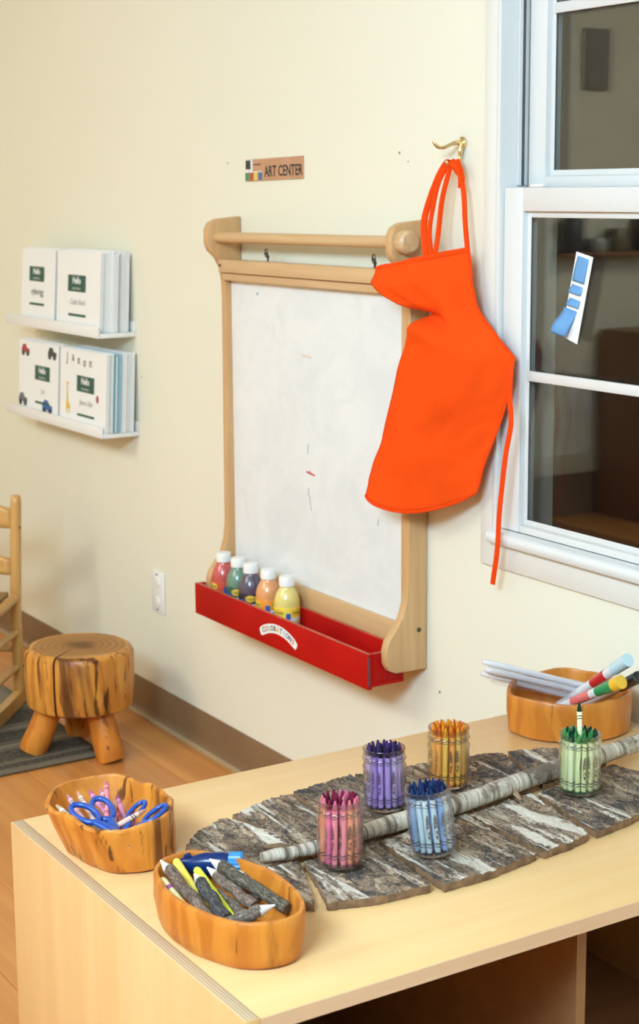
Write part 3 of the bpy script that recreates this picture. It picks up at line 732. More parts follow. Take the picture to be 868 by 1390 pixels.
# ------------------------------------------------------------------ picture ledges and booklets
def ledge(x0, x1, z, label):
    t = thing('picture_ledge', label, 'shelf', ((x0+x1)/2, 0, z))
    part('ledge_base', G().box(x0, x1, -.104, -.0003, z, z+.012), M_shelfw, t, bevel=.0015)
    part('front_lip', G().box(x0, x1-.003, -.112, -.1042, z, z+.030), M_shelfw, t, bevel=.0015)
    part('back_strip', G().box(x0, x1, -.006, -.0003, z+.0122, z+.040), M_shelfw, t, bevel=.0015)
    return t
ledge(-4.668, -4.008, 1.056, 'upper white picture ledge holding white booklets')
ledge(-4.692, -4.004, .787, 'lower white picture ledge holding decorated booklets')
def booklet(x0, x1, h, yb, yt, th, z, label, group, deco=None, cover=M_paper, edge=M_paper2):
    """a booklet leaning on the ledge: front bottom edge at y=yb, front top edge at y=yt"""
    x0 -= .020; x1 -= .020; yb += .013; yt += .013
    t = thing('booklet', label, 'book', ((x0+x1)/2, yb, z), group)
    lean = atan2(yt-yb, h); ca, sa = cos(lean), sin(lean)
    base = Vector(((x0+x1)/2, yb, z)); W2 = (x1-x0)/2
    def P(u, d, v):   # u across, d depth behind the front, v up
        return base+Vector((u, d*ca+v*sa, v*ca-d*sa*0+0))
    def slab(u0, u1, d0, d1, v0, v1):
        g = G(); g.add([P(u0,d0,v0),P(u1,d0,v0),P(u1,d1,v0),P(u0,d1,v0),P(u0,d0,v1),P(u1,d0,v1),P(u1,d1,v1),P(u0,d1,v1)], [(0,3,2,1),(4,5,6,7),(0,1,5,4),(1,2,6,5),(2,3,7,6),(3,0,4,7)]); return g
    part('front_cover', slab(-W2, W2, 0, .0012, 0, h), cover, t, smooth=0)
    part('page_block', slab(-W2+.002, W2-.003, .0012, th-.0012, .001, h-.002), edge, t, smooth=0)
    part('back_cover', slab(-W2, W2, th-.0012, th, 0, h), cover, t, smooth=0)
    if deco: deco(t, lambda u, v, e=.0006: P(u, -e, v), W2, h)
    return t
def hello(cu, cv, s, name, namem, shear=.3, nsize=.024):
    def f(t, P, W2, h):
        part('greeting_patch', flat_poly(G(), [(cu-.055*s, cv-.020*s), (cu+.055*s, cv-.020*s), (cu+.055*s, cv+.022*s), (cu-.055*s, cv+.022*s)], P), M_green_print, t, smooth=0)
        part('lettering', flat_text(G(), 'Hello', .024*s, lambda u, v: P(cu+u, cv+.008*s+v, .0012), bold=.0008), M_paper, t, smooth=0)
        part('lettering', flat_text(G(), 'my name is', .011*s, lambda u, v: P(cu+u, cv-.011*s+v, .0012)), M_paper, t, smooth=0)
        part('lettering', flat_text(G(), name, nsize, lambda u, v: P(cu+u+.006, cv-.050+v, .0008), shear=shear), namem, t, smooth=0)
        part('green_rule', flat_poly(G(), [(cu-.050*s, cv-.089), (cu+.058*s, cv-.089), (cu+.058*s, cv-.082), (cu-.050*s, cv-.082)], P), M_green_print, t, smooth=0)
    return f
M_pencil = plain('grey_pencil_writing', (.42, .38, .40), .7)
M_ink = plain('multi_ink', (.06, .09, .08), .6)
def deco_ul(t, P, W2, h): hello(-.010, .140, 1.0, 'cyberigg', M_ink, 0, .028)(t, P, W2, h)
def deco_ur(t, P, W2, h): hello(-.010, .125, 1.08, 'Caleb Beck', M_pencil, .3, .023)(t, P, W2, h)
M_truckr = plain('red_truck_print', (.40, .03, .03), .5); M_truckk = plain('dark_truck_print', (.03, .045, .035), .5); M_truckb = plain('blue_truck_print', (.02, .12, .40), .5)
M_truckg = plain('grey_truck_print', (.12, .12, .14), .5); M_tyre = M_black
def truck(t, P0_, u, v, s, m):
    P = lambda a, b, e=.0005: P0_(u+(a-u)*1.35, b, e)
    part('truck_print', flat_poly(G(), [(u-.030*s, v-.008*s), (u+.030*s, v-.008*s), (u+.030*s, v+.008*s), (u+.010*s, v+.010*s), (u+.004*s, v+.024*s), (u-.020*s, v+.024*s), (u-.026*s, v+.010*s), (u-.030*s, v+.008*s)], lambda a, b: P(a, b, .0005)), m, t, smooth=0)
    for k in (-1, 1): part('wheel_print', flat_poly(G(), ellipse(.011*s, .011*s, 14, (u+k*.017*s, v-.011*s)), lambda a, b: P(a, b, .0008)), M_tyre, t, smooth=0)
def deco_ll(t, P, W2, h):
    hello(.030, .123, 1.0, 'Jax', plain('pale_pink_writing', (.70, .50, .45), .7), .2, .024)(t, P, W2, h)
    truck(t, P, -.100, .182, .75, M_truckr); truck(t, P, .100, .185, .75, M_truckk); truck(t, P, -.115, .035, .8, M_truckg); truck(t, P, .070, .028, .9, M_truckb)
def deco_lr(t, P, W2, h):
    hello(.020, .120, 1.05, 'Jaxon Bar', M_pencil, .2, .023)(t, P, W2, h)
    mm = plain('brown_letter', (.22, .12, .04), .6)
    for k, (ch, dv) in enumerate(zip('Jaxon', (.004, .008, .002, -.002, -.001))):
        part('letter', flat_text(G(), ch, .036, lambda u, v: P(-.105+k*.039+u, .183+dv+v, .0006), bold=.0006), mm, t, smooth=0)
    gy = plain('yellow_giraffe_print', (.75, .50, .03), .5)
    part('giraffe_print', flat_poly(G(), [(-.108, .030), (-.103, .030), (-.100, .044), (-.090, .044), (-.088, .030), (-.083, .030), (-.084, .055), (-.095, .062), (-.102, .110), (-.094, .114), (-.098, .121), (-.108, .118), (-.107, .070), (-.110, .055)], lambda a, b: P(a, b, .0006)), gy, t, smooth=0)
    part('ladybird_print', flat_poly(G(), ellipse(.008, .011, 12, (.100, .088)), lambda a, b: P(a, b, .0007)), M_truckr, t, smooth=0)
UZ, LZ = 1.0685, .7995
booklet(-4.566, -4.318, .212, -.110, -.096, .009, UZ, 'white booklet with a colourful scrawled name, front left on the upper ledge', 'booklets on the upper ledge', deco_ul)
booklet(-4.560, -4.316, .216, -.097, -.083, .010, UZ, 'plain white booklet right behind the upper front left booklet', 'booklets on the upper ledge')
booklet(-4.295, -4.005, .212, -.112, -.100, .009, UZ, 'white booklet with a pencilled name, front right on the upper ledge', 'booklets on the upper ledge', deco_ur)
ordn = ['second', 'third', 'fourth', 'fifth', 'sixth', 'rearmost']
yy = -.100
for k in range(6):
    th = .0095 if k != 1 else .014
    booklet(-4.290+.003*k, -4.003+.005*(k % 3)-.002, .214+.004*sin(k*2.3), yy, yy+.011, th, UZ, 'white booklet, %s from the front in the upper right stack' % ordn[k] if k < 5 else 'rearmost white booklet of the upper right stack', 'booklets on the upper ledge', edge=(M_paper if k == 1 else M_paper2))
    yy += th+.0012
booklet(-4.606, -4.310, .212, -.112, -.100, .009, LZ, 'booklet with printed trucks at its corners, front left on the lower ledge', 'booklets on the lower ledge', deco_ll)
booklet(-4.600, -4.306, .216, -.100, -.086, .010, LZ, 'plain white booklet right behind the truck booklet', 'booklets on the lower ledge')
booklet(-4.292, -3.982, .212, -.114, -.103, .009, LZ, 'booklet with brown letters Jaxon and a giraffe, on the lower ledge', 'booklets on the lower ledge', deco_lr)
M_teal = plain('teal_cover', (.05, .32, .40), .5); M_skyb = plain('pale_blue_cover', (.45, .62, .72), .5)
yy = -.102
for k in range(6):
    cv = [M_paper, M_teal, M_skyb, M_paper, M_paper, M_paper][k]
    booklet(-4.288+.003*k, -3.984+.005*(k % 2), .214-.004*(k == 1), yy, yy+.011, .0105, LZ, ['white booklet, second from the front in the lower right stack', 'teal edged booklet third from the front in the lower right stack', 'pale blue edged booklet fourth from the front in the lower right stack', 'white booklet, fifth from the front in the lower right stack', 'white booklet, sixth from the front in the lower right stack', 'rearmost white booklet of the lower right stack'][k], 'booklets on the lower ledge', cover=cv, edge=(M_paper2 if k != 2 else M_skyb))
    yy += .0118
# ------------------------------------------------------------------ rug
def rug_mat():
    m, nt, b = new_mat('striped_grey_rug')
    tc = nt.nodes.new('ShaderNodeTexCoord'); sx = nt.nodes.new('ShaderNodeSeparateXYZ'); nt.links.new(tc.outputs['Object'], sx.inputs[0])
    mr = nt.nodes.new('ShaderNodeMapRange'); mr.inputs['From Min'].default_value = -.9; mr.inputs['From Max'].default_value = 0
    nt.links.new(sx.outputs['X'], mr.inputs['Value'])
    tan, drk, lt, md = (.15, .12, .08), (.045, .037, .030), (.30, .265, .19), (.10, .08, .056)
    st = []; x = 0
    seq = [(.030, tan), (.034, drk), (.004, lt), (.022, md), (.07, drk), (.012, md), (.02, tan), (.006, lt), (.03, md), (.075, drk), (.02, tan), (.006, lt), (.03, tan), (.10, drk), (.03, tan), (.006, lt)]
    pos = .9
    for wd, cc in seq: st.append((pos/.9, cc)); pos -= wd
    st = [((p - w_/.9), cc) for (p, cc), (w_, _) in zip(st, seq)][::-1]
    f = noise_n(nt, coords(nt, (1, 1, 1), False), 260, 3, .7)
    col = ramp(nt, mr.outputs[0], st, 'CONSTANT')
    sp = mixc(nt, ramp(nt, f, [(.45, (0,0,0)), (.62, (.55,.55,.55))]), col, (.27, .235, .18))
    nt.links.new(sp, b.inputs['Base Color']); b.inputs['Roughness'].default_value = .95; b.inputs['Specular IOR Level'].default_value = .1
    bumpn(nt, b, f, .6, .003)
    return m
rg = part('rug', G().grid(lambda u, v: Vector((-.95*(1-u), -1.5*v, .004+.0010*N3((u*6, v*9, 0), 1))), 40, 50), rug_mat(), local=True, smooth=180)
rg.location = (-3.747, -.245, .002)
md = rg.modifiers.new('thickness', 'SOLIDIFY'); md.thickness = .005; md.offset = 0
tag(rg, 'grey striped woven rug under the log stool and chair', 'rug')

# ------------------------------------------------------------------ log stool
stl = thing('log_stool', 'round log stool with a cracked top and three stub legs', 'stool', (-3.815, -.278, 0))
angs = []; th_c = radians(-52)
n = 72
for k in range(n):
    angs.append(2*pi*k/n+th_c+.06)
prof_s = [(.126, .130), (.135, .136), (.138, .150), (.140, .20), (.140, .268), (.135, .280), (.124, .2865)]
vs = []; fs = []; mi = []
def rr(a, r): return r*(1+.025*sin(2*a+.6)+.012*sin(3*a+2)+.004*sin(17*a)*(r > .13))
lst = [th_c-.022]+[th_c]+[th_c+.022]+[th_c+.05+(2*pi-.10)*k/68 for k in range(69)]
n = len(lst)
for (r, z) in prof_s:
    for i, a in enumerate(lst):
        q = rr(a, r) if i != 1 else .030
        vs.append((q*cos(a), q*sin(a), z))
g = G(); fs = [(i*n+k, i*n+(k+1) % n, (i+1)*n+(k+1) % n, (i+1)*n+k) for i in range(len(prof_s)-1) for k in range(n)]
g.add(vs, fs, 0)
for i in range(len(prof_s)-1):
    for k in (0, 1): g.m[i*n+k] = 2
top0 = (len(prof_s)-1)*n
g.add([vs[top0+k] for k in range(n)]+[(0, 0, .2865)], [(k, (k+1) % n, n) for k in range(n)], 1)
g.add([vs[k] for k in range(n)]+[(0, 0, .130)], [((k+1) % n, k, n) for k in range(n)], 0)
part('seat', g, [M_stump_side, M_ring, M_crack], stl, local=True, smooth=30)
for (fx, fy) in ((-3.856, -.395), (-3.707, -.248), (-3.935, -.235)):
    dx, dy = fx+3.815, fy+.278
    tp = (dx*.58, dy*.58, .150); 
    bz = .001 if fx > -3.75 else .0115
    g = G().tube([(dx*1.04, dy*1.04, bz), (dx, dy, bz+.012), (dx*.82, dy*.82, .07), tp], [.034, .037, .036, .031], 16)
    part('leg', g, M_bowl_light, stl, local=True, smooth=40)

# ------------------------------------------------------------------ child's rocking chair (at the left edge)
ch = thing('rocking_chair', 'small honey pine ladder back rocking chair on the rug', 'chair', (-4.248, -.279, 0))
d2 = Vector((.77, -.64, 0)).normalized(); s2 = Vector((-.64, -.77, 0)).normalized(); P0 = Vector((-4.248, -.279, 0))
def cp2(a, b, z): return P0+d2*a+s2*b+Vector((0, 0, z))
Wc, Dc = .37, .30
for b in (0, Wc):
    part('back_post', G().tube([cp2(0, b, .040), cp2(0, b, .06), cp2(0, b, .30), cp2(-.035, b, .585), cp2(-.036, b, .602), cp2(-.036, b, .608)], [.013, .0155, .0155, .0155, .0145, .010], 14), M_chair, ch)
    part('front_post', G().tube([cp2(Dc, b, .040), cp2(Dc, b, .06), cp2(Dc, b, .46), cp2(Dc, b, .468)], [.013, .0155, .0155, .010], 14), M_chair, ch)
    # rocker: curved runner
    n_ = 16; up_ = []; lo_ = []
    for k in range(n_+1):
        a = -.13+(.60)*k/n_; zc = .0115+.16*(a-.15)**2
        up_.append((a, zc+.040)); lo_.append((a, zc))
    g = G(); poly = lo_+up_[::-1]
    A = [cp2(a, b-.012, z) for a, z in poly]; B = [cp2(a, b+.012, z) for a, z in poly]; m_ = len(poly)
    for k in range(n_):
        i0, i1, j1, j0 = k, k+1, m_-2-k, m_-1-k
        g.add([A[i0], A[i1], A[j1], A[j0], B[i0], B[i1], B[j1], B[j0]], [(0,1,2,3), (7,6,5,4), (0,4,5,1), (3,2,6,7)]+([(0,3,7,4)] if k == 0 else [])+([(1,5,6,2)] if k == n_-1 else []))
    part('rocker', g, M_chair, ch, smooth=40)
    part('armrest', G().box(-.02, Dc+.03, -.02, .02, .469, .483).xform(Matrix((( d2.x, s2.x, 0, P0.x+s2.x*b), (d2.y, s2.y, 0, P0.y+s2.y*b), (0, 0, 1, 0), (0, 0, 0, 1)))), M_chair, ch, bevel=.004) if b else None
    for z in (.125, .225): part('side_rung', G().tube([cp2(.014, b, z), cp2(Dc-.014, b, z)], .0095, 12), M_chair, ch)
    part('seat_rail', G().tube([cp2(.012, b, .325), cp2(.15, b, .318), cp2(Dc-.012, b, .325)], .014, 12), M_chair, ch)
for z0, z1, bow in ((.515, .570, .022), (.385, .430, .020), (.455, .485, .02)):
    if z0 == .455: continue
    def slat(u, v, z0=z0, z1=z1, bow=bow):
        b = .014+(Wc-.028)*u; z = z0+(z1-z0)*v+.022*v*sin(pi*u)
        return cp2(-bow*sin(pi*u)-.035*(z-.30)/.285, b, z)
    s_ = part('back_slat', G().grid(slat, 16, 4), M_chair, ch, smooth=60); md = s_.modifiers.new('thickness', 'SOLIDIFY'); md.thickness = .010; md.offset = 0
for a in (0, Dc):
    part('cross_rung', G().tube([cp2(a, .014, .175), cp2(a, Wc-.014, .175)], .0095, 12), M_chair, ch)
M_seat = plain('woven_seat', (.50, .33, .13), .8, bump=.6, bscale=120, vary=.4)
part('seat', G().grid(lambda u, v: cp2(.015+(Dc-.03)*u, .015+(Wc-.03)*v, .342-.010*sin(pi*u)*sin(pi*v)), 10, 10), M_seat, ch, smooth=180).modifiers.new('thickness', 'SOLIDIFY').thickness = .012
part('screw', G().tube([cp2(-.018, 0, .52)-s2*.0135, cp2(-.018, 0, .52)-s2*.0165], .004, 8), M_darkmetal, ch)
part('screw', G().tube([cp2(0, 0, .125)-s2*.0135, cp2(0, 0, .125)-s2*.0165], .004, 8), M_darkmetal, ch)

# ================================================================== TABLE (low birch shelf unit)
ZT = .53
TX0, TX1, TYA, TYB = -2.178, -1.478, -1.098, -.022
tb = thing('low_table', 'low birch plywood shelf table against the wall', 'table', ((TX0+TX1)/2, (TYA+TYB)/2, 0))
def ply_edge():
    m, nt, b = new_mat('plywood_edge')
    tc = nt.nodes.new('ShaderNodeTexCoord'); sx = nt.nodes.new('ShaderNodeSeparateXYZ'); nt.links.new(tc.outputs['Object'], sx.inputs[0])
    mu = nt.nodes.new('ShaderNodeMath'); mu.operation = 'MULTIPLY'; mu.inputs[1].default_value = 1/.0042; nt.links.new(sx.outputs['Y'], mu.inputs[0])
    fr = nt.nodes.new('ShaderNodeMath'); fr.operation = 'FRACT'; nt.links.new(mu.outputs[0], fr.inputs[0])
    f = noise_n(nt, coords(nt, (.1, 1, 1), False), 150, 4)
    col = ramp(nt, fr.outputs[0], [(0, (.33, .20, .10)), (.12, (.66, .50, .32)), (.5, (.62, .46, .29)), (.55, (.40, .26, .14)), (.95, (.50, .35, .20))])
    col = mixc(nt, mixc(nt, .35, (0,0,0), f), col, (.42, .30, .19))
    nt.links.new(col, b.inputs['Base Color']); b.inputs['Roughness'].default_value = .55
    return m
M_ply = ply_edge()
TH = .019
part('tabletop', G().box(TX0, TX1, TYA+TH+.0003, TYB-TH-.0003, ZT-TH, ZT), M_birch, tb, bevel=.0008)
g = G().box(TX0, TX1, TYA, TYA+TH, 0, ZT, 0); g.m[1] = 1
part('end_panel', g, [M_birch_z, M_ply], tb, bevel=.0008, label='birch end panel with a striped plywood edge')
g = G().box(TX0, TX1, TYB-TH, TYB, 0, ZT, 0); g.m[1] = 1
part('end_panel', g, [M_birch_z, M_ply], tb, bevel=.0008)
part('edge_band', G().box(TX1+.0002, TX1+.0022, TYA+TH+.0003, TYB-TH-.0003, ZT-TH, ZT-.0003), wood('maple_band', (.74, .52, .33), (.68, .45, .27), (.64, .41, .23), 'y', 40, .05), tb, smooth=0)
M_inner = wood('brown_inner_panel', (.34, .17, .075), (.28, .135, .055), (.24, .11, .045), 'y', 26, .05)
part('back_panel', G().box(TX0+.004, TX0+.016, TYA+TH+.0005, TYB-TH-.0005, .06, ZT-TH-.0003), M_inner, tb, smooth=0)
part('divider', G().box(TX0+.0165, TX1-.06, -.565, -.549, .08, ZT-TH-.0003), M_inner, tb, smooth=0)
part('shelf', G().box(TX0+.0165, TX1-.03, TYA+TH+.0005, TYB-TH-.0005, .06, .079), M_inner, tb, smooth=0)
part('crayon_mark', G().tube([(-1.90, TYA-.0004, .33), (-1.885, TYA-.0004, .343), (-1.865, TYA-.0004, .347)], .0012, 6, flat=.3), plain('red_crayon_mark', (.6, .12, .06), .8), tb)
bl = part('wood_block', G().box(-2.11, -2.045, -.019, -.003, 0, .555), plain('brown_block', (.20, .07, .035), .5), bevel=.002) if False else None

# ------------------------------------------------------------------ bark leaf runner
lf = thing('bark_runner', 'leaf shaped birch bark runner lying along the table', 'table runner', (-1.83, -.55, ZT))
slabs = [  # inner edge (two points along the branch), outer edge polyline (same direction), material, tilt
 (((-1.812,-.895),(-1.822,-.800)), ((-1.935,-.935),(-1.972,-.895),(-1.998,-.840),(-1.905,-.806)), M_bark, 'B1'),
 (((-1.815,-.797),(-1.832,-.722)), ((-1.998,-.826),(-2.018,-.775),(-2.032,-.722),(-2.02,-.712)), M_bark, 'B2'),
 (((-1.824,-.715),(-1.836,-.612)), ((-2.028,-.704),(-2.040,-.65),(-2.046,-.590)), M_bark_dark, 'B3'),
 (((-1.830,-.607),(-1.842,-.508)), ((-2.041,-.585),(-2.037,-.53),(-2.030,-.484)), M_bark, 'B4'),
 (((-1.837,-.503),(-1.855,-.372)), ((-2.030,-.480),(-2.020,-.40),(-1.998,-.328)), M_bark_dark, 'B5'),
 (((-1.850,-.366),(-1.878,-.215)), ((-1.997,-.318),(-1.978,-.262),(-1.945,-.215)), M_bark_dark, 'B6'),
 (((-1.812,-.890),(-1.806,-.828)), ((-1.715,-.912),(-1.692,-.905),(-1.676,-.884)), M_bark, 'F1'),
 (((-1.800,-.824),(-1.812,-.704)), ((-1.668,-.868),(-1.648,-.80),(-1.643,-.726)), M_bark, 'F2'),
 (((-1.806,-.699),(-1.822,-.538)), ((-1.634,-.712),(-1.634,-.63),(-1.650,-.545)), M_bark, 'F3'),
 (((-1.815,-.533),(-1.836,-.402)), ((-1.648,-.532),(-1.652,-.48),(-1.664,-.437)), M_bark_white, 'F4'),
 (((-1.826,-.397),(-1.862,-.215)), ((-1.663,-.424),(-1.674,-.35),(-1.700,-.268),(-1.735,-.190)), M_bark_dark, 'F5'),
]
def along(poly, t):
    L = [0]
    for a, b in zip(poly, poly[1:]): L.append(L[-1]+sqrt((a[0]-b[0])**2+(a[1]-b[1])**2))
    s_ = t*L[-1]
    for k in range(len(poly)-1):
        if s_ <= L[k+1]+1e-9:
            u = (s_-L[k])/max(1e-9, L[k+1]-L[k]); return Vector((poly[k][0]+(poly[k+1][0]-poly[k][0])*u, poly[k][1]+(poly[k+1][1]-poly[k][1])*u))
    return Vector(poly[-1])
for (inn, outp, m, nm) in slabs:
    nu, nv = 48, 34
    th = .0095; seed = sum(map(ord, nm))
    def P(u, v, top=True):
        a = along(inn, v); b = along(outp, v); p = a+(b-a)*u
        e = 1 if (u in (0, 1) or v in (0, 1)) else 0
        jx = .0016*N3((p.x, p.y, seed), 50)*e+.0022*N3((p.x, p.y, seed+3), 260)*e
        z = th+.0022*N3((p.x*.4, p.y, seed), 45)+.0028*(.5-abs(N3((p.x*.5, p.y, seed), 110)))+.0022*N3((p.x*.7, p.y, seed+9), 260)+.003*(u**2)*.5
        # rounded, chipped rim
        ed = min(u, 1-u)*6 if min(u, 1-u) < .1 else 1
        return Vector((p.x+jx, p.y+jx*.7, ZT+(z if top else .001)))
    g = G().grid(lambda u, v: P(u, v), nu, nv, 0)
    per = [(i/nu, 0) for i in range(nu)]+[(1, j/nv) for j in range(nv)]+[(1-i/nu, 1) for i in range(nu)]+[(0, 1-j/nv) for j in range(nv)]
    A = [P(*q) for q in per]; n = len(A)
    mid = [Vector((p.x, p.y, ZT+.005)) + (p-Vector((-1.83, -.55, p.z))).normalized()*.0015*(1+N3(p, 140)) for p in A]
    B = [Vector((p.x, p.y, ZT+.0008)) for p in A]
    g.add(A+mid+B, [(i, (i+1) % n, n+(i+1) % n, n+i) for i in range(n)]+[(n+i, n+(i+1) % n, 2*n+(i+1) % n, 2*n+i) for i in range(n)], 1)
    g.add(B, [tuple(range(n))[::-1]], 1)
    me = part('bark_slab', g, [m, M_bark_edge], lf, smooth=60)
bpts = [(-1.820,-.880,ZT+.022),(-1.806,-.791,ZT+.0235),(-1.819,-.683,ZT+.0235),(-1.824,-.60,ZT+.0235),(-1.832,-.518,ZT+.024),(-1.860,-.348,ZT+.025),(-1.876,-.20,ZT+.025),(-1.882,-.13,ZT+.027)]
sp_ = spline(bpts, 60)
g = G().tube(sp_, [.0065+.0075*min(1, (i/26)**.7)+.0012*N3((i*.3, 0, 0), 1) for i in range(61)], 16)
for i in range(len(g.v)): g.v[i] += Vector((0, 0, 1))*.0009*N3(g.v[i], 120)+Vector((1, 0, 0))*.0009*N3(g.v[i], 150)
part('branch', g, M_branch, lf, smooth=60, label='pale birch branch along the middle of the bark')
part('bark_flake', G().grid(lambda u, v: Vector((-1.842+.035*u-.01*v+.01*u*v, -.437+.022*v*(1-u*.8)-.01*u, ZT+.0165+.016*(1-u)**2*(1-abs(2*v-1)))), 8, 4), plain('tan_flake', (.42, .27, .15), .8, vary=.4, bscale=300), lf, smooth=60)
part('bark_flake', G().tube([(-1.866, -.850, ZT+.014), (-1.850, -.832, ZT+.016), (-1.842, -.818, ZT+.014)], [.003, .006, .003], 8, flat=.5), M_bark_edge, lf, smooth=60)

# ------------------------------------------------------------------ jars and crayons
ORD = 'first second third fourth fifth sixth seventh eighth ninth tenth eleventh twelfth thirteenth fourteenth fifteenth'.split()
jar_prof = [(.0, 0), (.0235, 0), (.0275, .002), (.0300, .006), (.0312, .012), (.0318, .020), (.0322, .040), (.0325, .060), (.0322, .066), (.0300, .0705), (.0292, .073),
            (.0318, .0755), (.0325, .0775), (.0318, .0795), (.0300, .0815), (.0308, .0835), (.0300, .0855), (.0300, .088), (.0310, .0895), (.0314, .0912), (.0308, .0925)]
def quilt(r, z, a):
    if .010 < z < .064:
        q = abs(sin(6*a+z*150))*abs(sin(6*a-z*150)); return r-.0017*(1-q)*min(1, (z-.010)/.01, (.064-z)/.006)
    return r
fine = []
for (r0, z0), (r1, z1) in zip(jar_prof, jar_prof[1:]):
    k_ = 5 if .010 < z0 < .062 else 1
    for k in range(k_): fine.append((r0+(r1-r0)*k/k_, z0+(z1-z0)*k/k_))
fine.append(jar_prof[-1])
inner = [(.0290, .0925), (.0280, .0905), (.0275, .076), (.0280, .070), (.0302, .062), (.0302, .012), (.0285, .006), (.024, .0045), (.0, .0042)]
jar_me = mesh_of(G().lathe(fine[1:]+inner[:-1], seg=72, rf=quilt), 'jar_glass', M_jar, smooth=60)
M_rim = plain('glass_rim_dummy', (.8, .8, .8), .1)
CR = .0039
def cray_mat(name, c, ink=(.03, .02, .03)):
    if isinstance(c, str): c = hexc(c)
    m, nt, b = new_mat(name)
    tc = nt.nodes.new('ShaderNodeTexCoord'); sx = nt.nodes.new('ShaderNodeSeparateXYZ'); nt.links.new(tc.outputs['Object'], sx.inputs[0])
    # wavy black bands at both ends
    at = nt.nodes.new('ShaderNodeMath'); at.operation = 'ARCTAN2'; nt.links.new(sx.outputs['Y'], at.inputs[0]); nt.links.new(sx.outputs['X'], at.inputs[1])
    sn = nt.nodes.new('ShaderNodeMath'); sn.operation = 'SINE'; m3 = nt.nodes.new('ShaderNodeMath'); m3.operation = 'MULTIPLY'; m3.inputs[1].default_value = 2
    nt.links.new(at.outputs[0], m3.inputs[0]); nt.links.new(m3.outputs[0], sn.inputs[0])
    wz = nt.nodes.new('ShaderNodeMath'); wz.operation = 'MULTIPLY_ADD'; wz.inputs[1].default_value = .0007
    nt.links.new(sn.outputs[0], wz.inputs[0]); nt.links.new(sx.outputs['Z'], wz.inputs[2])
    mr = nt.nodes.new('ShaderNodeMapRange'); mr.inputs['From Min'].default_value = 0; mr.inputs['From Max'].default_value = .092; nt.links.new(wz.outputs[0], mr.inputs['Value'])
    K, W_ = (1,1,1), (0,0,0); k = 1/.092
    bands = ramp(nt, mr.outputs[0], [(0, W_), (.0105*k, K), (.0122*k, W_), (.0145*k, K), (.0162*k, W_), (.0665*k, K), (.0682*k, W_), (.0705*k, K), (.0722*k, W_)], 'CONSTANT')
    # dark oval badge half way up
    def math(op, *a):
        n = nt.nodes.new('ShaderNodeMath'); n.operation = op
        for i, v in enumerate(a):
            if isinstance(v, (int, float)): n.inputs[i].default_value = v
            else: nt.links.new(v, n.inputs[i])
        return n.outputs[0]
    ea = math('DIVIDE', at.outputs[0], .85); ez_ = math('DIVIDE', math('SUBTRACT', sx.outputs['Z'], .040), .0175)
    rr_ = math('ADD', math('MULTIPLY', ea, ea), math('MULTIPLY', ez_, ez_))
    nz = noise_n(nt, coords(nt, (1, 1, .6), False), 420, 2)
    inner_ = math('MULTIPLY', math('LESS_THAN', rr_, 1.0), math('GREATER_THAN', math('ADD', nz, math('MULTIPLY', math('GREATER_THAN', rr_, .72), 1)), .44))
    fac = math('MAXIMUM', math('MULTIPLY', inner_, .85), bands)
    nt.links.new(mixc(nt, fac, c, ink), b.inputs['Base Color']); b.inputs['Roughness'].default_value = .55
    return m
def wax(name, c): return plain(name, tuple(x*.75 for x in c), .5, spec=.12)
wrap_g = G().lathe([(CR*.97, .004), (CR, .0045), (CR, .0775), (CR*.97, .078)], seg=12)
wax_end_g = G().lathe([(CR*.9, 0), (CR*.95, .0005), (CR*.95, .0042)], seg=12)
wax_g = G().lathe([(CR*.95, .0778), (CR*.95, .0805), (CR*.42, .0905), (CR*.30, .0915)], seg=12)
crayon_kinds = {}
def crayon_kind(key, wc, tc_):
    crayon_kinds[key] = (mesh_of(wrap_g, 'crayon', cray_mat('wrapper_'+key, wc)), mesh_of(wax_g, 'wax_tip', wax('wax_'+key, tc_)), mesh_of(wax_end_g, 'wax_end', bpy.data.materials['wax_'+key]))
for key, wc, tc_ in (('hot_pink', (.86, .17, .36), (.26, .012, .05)), ('salmon', (.93, .32, .19), (.80, .20, .24)), ('rose', (.90, .27, .32), (.74, .17, .27)), ('plum', (.88, .22, .38), (.10, .006, .03)),
                     ('lilac', (.44, .27, .66), (.014, .010, .045)), ('violet', (.33, .18, .58), (.02, .012, .06)), ('mauve', (.50, .36, .66), (.06, .03, .13)),
                     ('tangerine', (.95, .46, .07), (.82, .24, .015)), ('amber', (.88, .48, .08), (.85, .33, .02)), ('deep_orange', (.92, .36, .05), (.72, .13, .01)),
                     ('cornflower', (.22, .40, .78), (.010, .022, .085)), ('sky', (.36, .56, .80), (.015, .05, .17)), ('periwinkle', (.36, .40, .78), (.008, .014, .06)), ('pale_blue', (.55, .68, .76), (.012, .035, .12)),
                     ('lime', (.78, .80, .42), (.03, .20, .045)), ('pale_lime', (.82, .84, .54), (.005, .05, .03)), ('leaf', (.72, .78, .40), (.06, .30, .07)),
                     ('pale_pink', (.80, .42, .44), (.70, .26, .30)), ('peach', (.84, .55, .42), (.75, .38, .25)), ('cream', (.84, .72, .55), (.70, .50, .30)), ('bubblegum', (.72, .28, .46), (.60, .14, .32))):
    crayon_kind(key, wc, tc_)
def put_crayon(key, loc, direction, spin, label, group):
    wm, tm, em = crayon_kinds[key]
    o = bpy.data.objects.new('crayon', wm); COL.objects.link(o)
    q = Vector(direction).to_track_quat('Z', 'X'); o.rotation_mode = 'QUATERNION'
    o.rotation_quaternion = q @ Matrix.Rotation(spin, 3, 'Z').to_quaternion(); o.location = loc
    tag(o, label, 'crayon', group)
    t = bpy.data.objects.new('wax_tip', tm); COL.objects.link(t); t.parent = o
    e = bpy.data.objects.new('wax_end', em); COL.objects.link(e); e.parent = o
    return o
